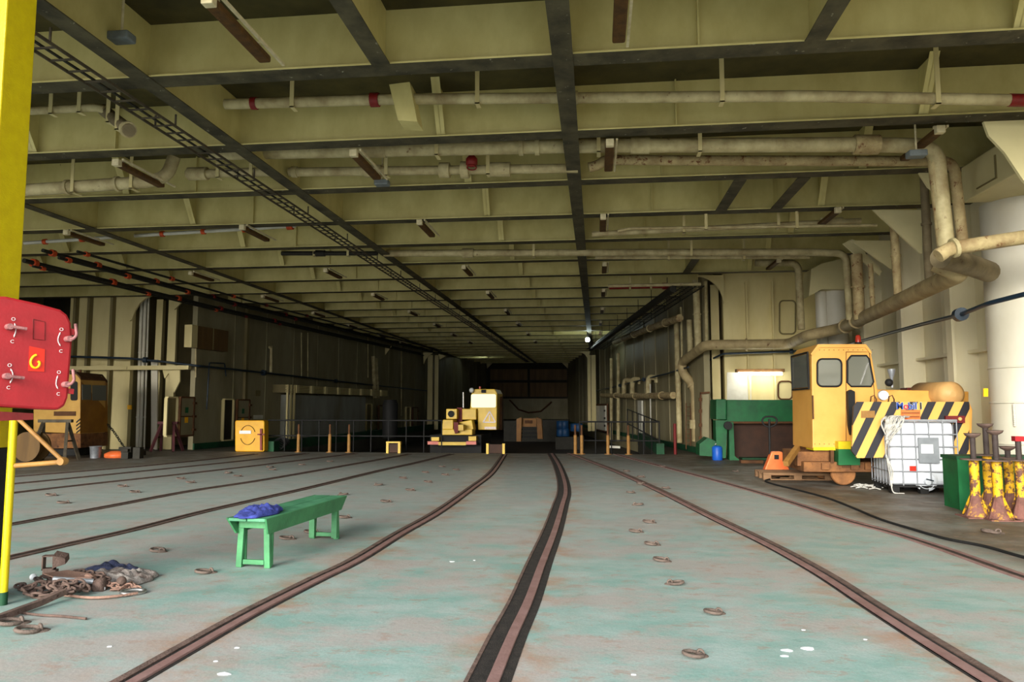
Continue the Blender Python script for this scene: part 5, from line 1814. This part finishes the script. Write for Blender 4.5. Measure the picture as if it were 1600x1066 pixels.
# red hatch: a plane turned slightly so that its right side is farther away
A_ = yp(0, 465, 5.0)
B_ = yp(110, 496, 5.0)
hp0 = yp(0, 556, 4.85)
hp1 = yp(111, 560, 5.25)
U_ = (V((hp1.x, hp1.y, 0)) - V((hp0.x, hp0.y, 0))).normalized()
HW = Wall((hp0.x, hp0.y), (hp1.x, hp1.y))


def hx(x, y, off=0.0):
    return HW.at(x, y, off)[2]


t = thing('hatch_box', 'red dogged hatch cover with a hook sign on the yellow post', 'hatch', hx(55, 650))
out = [(-60, 470), (-50, 463), (10, 463), (60, 474), (96, 484), (106, 492), (112, 505), (114, 530), (107, 622), (102, 634), (92, 641), (60, 640), (0, 636), (-60, 632)]
q = MB()
q.poly([hx(x, y) for x, y in out], -HW.n * .14)
body = q.build('cover', 'red', t, bevel=.02)
q = MB()
q.poly([hx(x, y, -.02) for x, y in ((-60, 640), (52, 646), (52, 656), (-60, 660))], -HW.n * .12)
q.build('ledge', 'dred', t)
# raised panel outline
pts = [hx(x, y, .001) for x, y in ((52, 499), (70, 503), (70, 532), (52, 530))]
MB().tube(pts + [pts[0]], .004, n=4).build('patch_outline', 'dred', t)
q = MB()
q.poly([hx(x, y, .001) for x, y in ((46, 541), (70, 546), (69, 581), (44, 580))], HW.n * .003)
q.build('hook_sign', 'sticker', t)
pts = [hx(x, y, .005) for x, y in ((57, 555), (54, 556), (50, 560), (48, 566), (50, 572), (55, 575), (60, 573), (62, 568), (61, 565))]
MB().tube(catmull(pts, 4), .009, n=6).build('hook_symbol', 'stickery', t)
MB().bar(hx(59, 567, .006), hx(62, 565, .006), .02, .006, up=HW.n).build('hook_tip', 'stickery', t)
# dogs
for x, y, kx in ((12, 511, 1), (8, 588, 1)):
    c = hx(x, y)
    MB().cyl(c, c + HW.n * .06, .022, n=12).build('dog_hub', 'pinksteel', t)
    MB().cyl(c + HW.n * .05, hx(x + 30, y + 3, .06), .012, n=10).build('dog_handle', 'pinksteel', t)
for x, y in ((104, 530), (100, 601)):
    c = hx(x, y)
    MB().cyl(c, c + HW.n * .07, .022, n=12).build('dog_hub', 'pinksteel', t)
    pts = [c + HW.n * .06, hx(x + 10, y, .07), hx(x + 16, y - 6, .07), hx(x + 14, y - 24, .07)]
    MB().tube(fillet(pts, .03), .011, n=10).build('dog_handle', 'pinksteel', t)
for px in ([(108, 512), (117, 515), (116, 524), (108, 523)], [(107, 607), (116, 608), (115, 616), (106, 615)], [(100, 561), (107, 563), (106, 566), (100, 565)]):
    q = MB()
    q.poly([hx(x, y, -.01) for x, y in px], -HW.n * .05)
    q.build('lug', 'red', t)


def arc(pts, ox, oy, cx_, cy_):
    pp = [hx(x, y, .003) for x, y in pts]
    MB().tube(catmull(pp, 5), .0035, n=4).build('arc_mark', 'wpaint', t)
    for e, f in ((pp[0], pp[1]), (pp[-1], pp[-2])):
        d = (f - e).normalized()
        MB().cyl(e - d * .006, e + d * .012, .0005, r2=.006, n=6).build('arrow_tip', 'wpaint', t)
    text('O', 'mark_letter', t, hx(ox, oy, .004), U_, (0, 0, 1), .035, 'wpaint', .001)
    text('C', 'mark_letter', t, hx(cx_, cy_, .004), U_, (0, 0, 1), .035, 'wpaint', .001)


arc([(23, 506), (25, 513), (24, 520), (22, 526)], 21, 499, 19, 534)
arc([(17, 577), (20, 584), (19, 592), (16, 598)], 15, 571, 13, 606)
arc([(94, 520), (91, 528), (91, 534), (94, 540)], 96, 515, 95, 549)
arc([(90, 588), (88, 596), (88, 602), (90, 607)], 92, 582, 91, 616)

# ------------------------------------------------------------------ port side corner: old loco, trestles, spool, bucket
YO = 21.5
t = thing('rail_mover', 'old tan rail mover at the port bulkhead behind the red hatch', 'locomotive', V((yp(110, 712, YO + 1).x, YO + 1, 0)))
cabf = yp(124, 600, YO)
# end face (left) plain tan; long side (right) browner, its shade painted in
cab = part([(52, 590), (60, 585), (120, 585), (126, 594), (125, 678), (52, 675)], YO, 1.2, 'cab', 'locof', bevel=.02)
q = MB()
xs0 = yp(126, 600, YO).x
cabs = MB().poly([yp(126, 592, YO), yp(125.5, 677, YO), yp(168, 675, YO + 1.3), yp(168, 598, YO + 1.3)], (-.08, .12, 0)).build('side_wall', 'locob', t, label='long side in brown, shade painted in')
MB().poly([yp(118, 584, YO), yp(126, 593, YO), yp(168, 598, YO + 1.3), yp(160, 588, YO + 1.3)], (0, 0, .06)).build('roof', 'lroof', t)
for a_, b_ in (((128, 601), (142, 625)), ((144, 602), (166, 626))):
    f0 = (a_[0] - 126) / 42 * 1.3
    f1 = (b_[0] - 126) / 42 * 1.3
    q = MB()
    q.poly([yp(a_[0], a_[1], YO + f0 - .03), yp(b_[0], a_[1] + .5, YO + f1 - .03), yp(b_[0], b_[1], YO + f1 - .03), yp(a_[0], b_[1], YO + f0 - .03)], (.01, .0, 0))
    q.build('window', 'glassd', t)
part(rrect(110, 596, 121, 626, 3), YO - .012, .012, 'front_window', 'rubber', cab)
part([R4(84, 643, 118, 650)], YO - .02, .02, 'handrail', 'lroof', cab)
for k in range(4):
    y = 656 + k * 5.5
    q = MB()
    extr(q, [(119, y + 3), (125, y - 2), (125, y), (119, y + 5)], YO - .02, .015)
    q.build('chevron_mark', 'black', cab)
part([(50, 678), (126, 677), (126, 700), (50, 702)], YO + .1, 1.3, 'underframe', 'locochas')
part(R4(50, 702, 120, 712), YO + .2, 1.2, 'wheel_gear', 'rubber')
MB().cyl(yp(125, 585, YO + .3), yp(125, 578, YO + .3), .05).build('beacon', 'lroof', t)


def trestle(x0, x1, yt, yb, Y, m, lab):
    t = thing('trestle', lab, 'trestle', V((yp((x0 + x1) / 2, yb, Y).x, Y, 0)))
    a_, b_ = yp(x0 + 3, yt, Y), yp(x1 - 3, yt, Y)
    MB().bar(a_, b_, .1, .09).build('top_beam', m, t)
    for e, s_ in ((a_ + V((.15, 0, 0)), -1), (b_ - V((.15, 0, 0)), 1)):
        for dy in (-.3, .3):
            MB().bar(e, V((e.x + s_ * .2, e.y + dy, .02)), .08, .08).build('leg', m, t)
        MB().bar(V((e.x + s_ * .1, e.y - .15, e.z * .5)), V((e.x + s_ * .1, e.y + .15, e.z * .5)), .04, .04).build('brace', m, t)
    return t


trestle(58, 116, 658, 716, 19.8, 'pipegrey2', 'grey brown trestle in front of the old rail mover')
trestle(244, 281, 661, 710, 24.3, 'purple', 'maroon trestle by the twin white pipes')
p = yp(40, 715, 19.4)
t = thing('cable_spool', 'round brown spool below the red hatch', 'spool', V((p.x, 19.4, 0)))
MB().lathe([(.42, 0), (.42, .05)], (p.x, 19.4, .42), (0, 1, 0), n=24).build('flange', 'brown', t)
MB().lathe([(.25, .05), (.25, .4)], (p.x, 19.4, .42), (0, 1, 0), n=20).build('drum', 'brown', t)
MB().lathe([(.42, .4), (.42, .45)], (p.x, 19.4, .42), (0, 1, 0), n=24).build('flange', 'brown', t)
p = fl(149, 716)
t = thing('bucket', 'small pale metal bucket beside the old rail mover', 'bucket', p)
MB().lathe([(.14, 0), (.17, .34), (.18, .35)], p, n=16).build('body', 'galv', t)
MB().torus(p + V((0, 0, .35)), .175, .01).build('rim', 'galv', t)
p = fl(184, 715)
MB().lathe([(.35, 0), (.38, .02), (.38, .12), (.2, .2)], p, n=18).build('rusty_drum_lid', 'jack', label='flat orange rusty pan on the deck by the port bulkhead', cat='pan')
chain('hanging chain from the old rail mover to the deck', [yp(168, 663, 22.8), yp(178, 675, 22.9), yp(190, 693, 23), yp(200, 706, 23.2)], .035, .012, 'pipedark')
q = MB()
for k in range(9):
    c = fl(200 + rr.uniform(-8, 22), 714 + rr.uniform(-3, 3))
    q.box(c.x - .12, c.x + .1, c.y - .1, c.y + .1, 0, rr.uniform(.05, .35))
q.build('scrap_pile', 'pipedark', label='low dark scrap pile at the foot of the twin white pipes', cat='scrap', kind='stuff')
for k, (x, y) in enumerate(((210, 712), (205, 715), (262, 712))):
    pass
c = fl(1158, 724)
q = MB().box(c.x, fl(1192, 724).x, c.y, c.y + .25, 0, .08)
q.build('wood_plank', 'lroof', label='dark plank on the deck before the green machine', cat='plank')
p = yp(948, 699, 26.0)
MB().bar(yp(950, 698, 26), yp(969, 699, 26), .08, .08).build('pale_bar', 'whitep', label='short pale bar lying at the starboard well edge', cat='bar')

for o in bpy.data.objects:
    if '_o' in o:
        del o['_o']
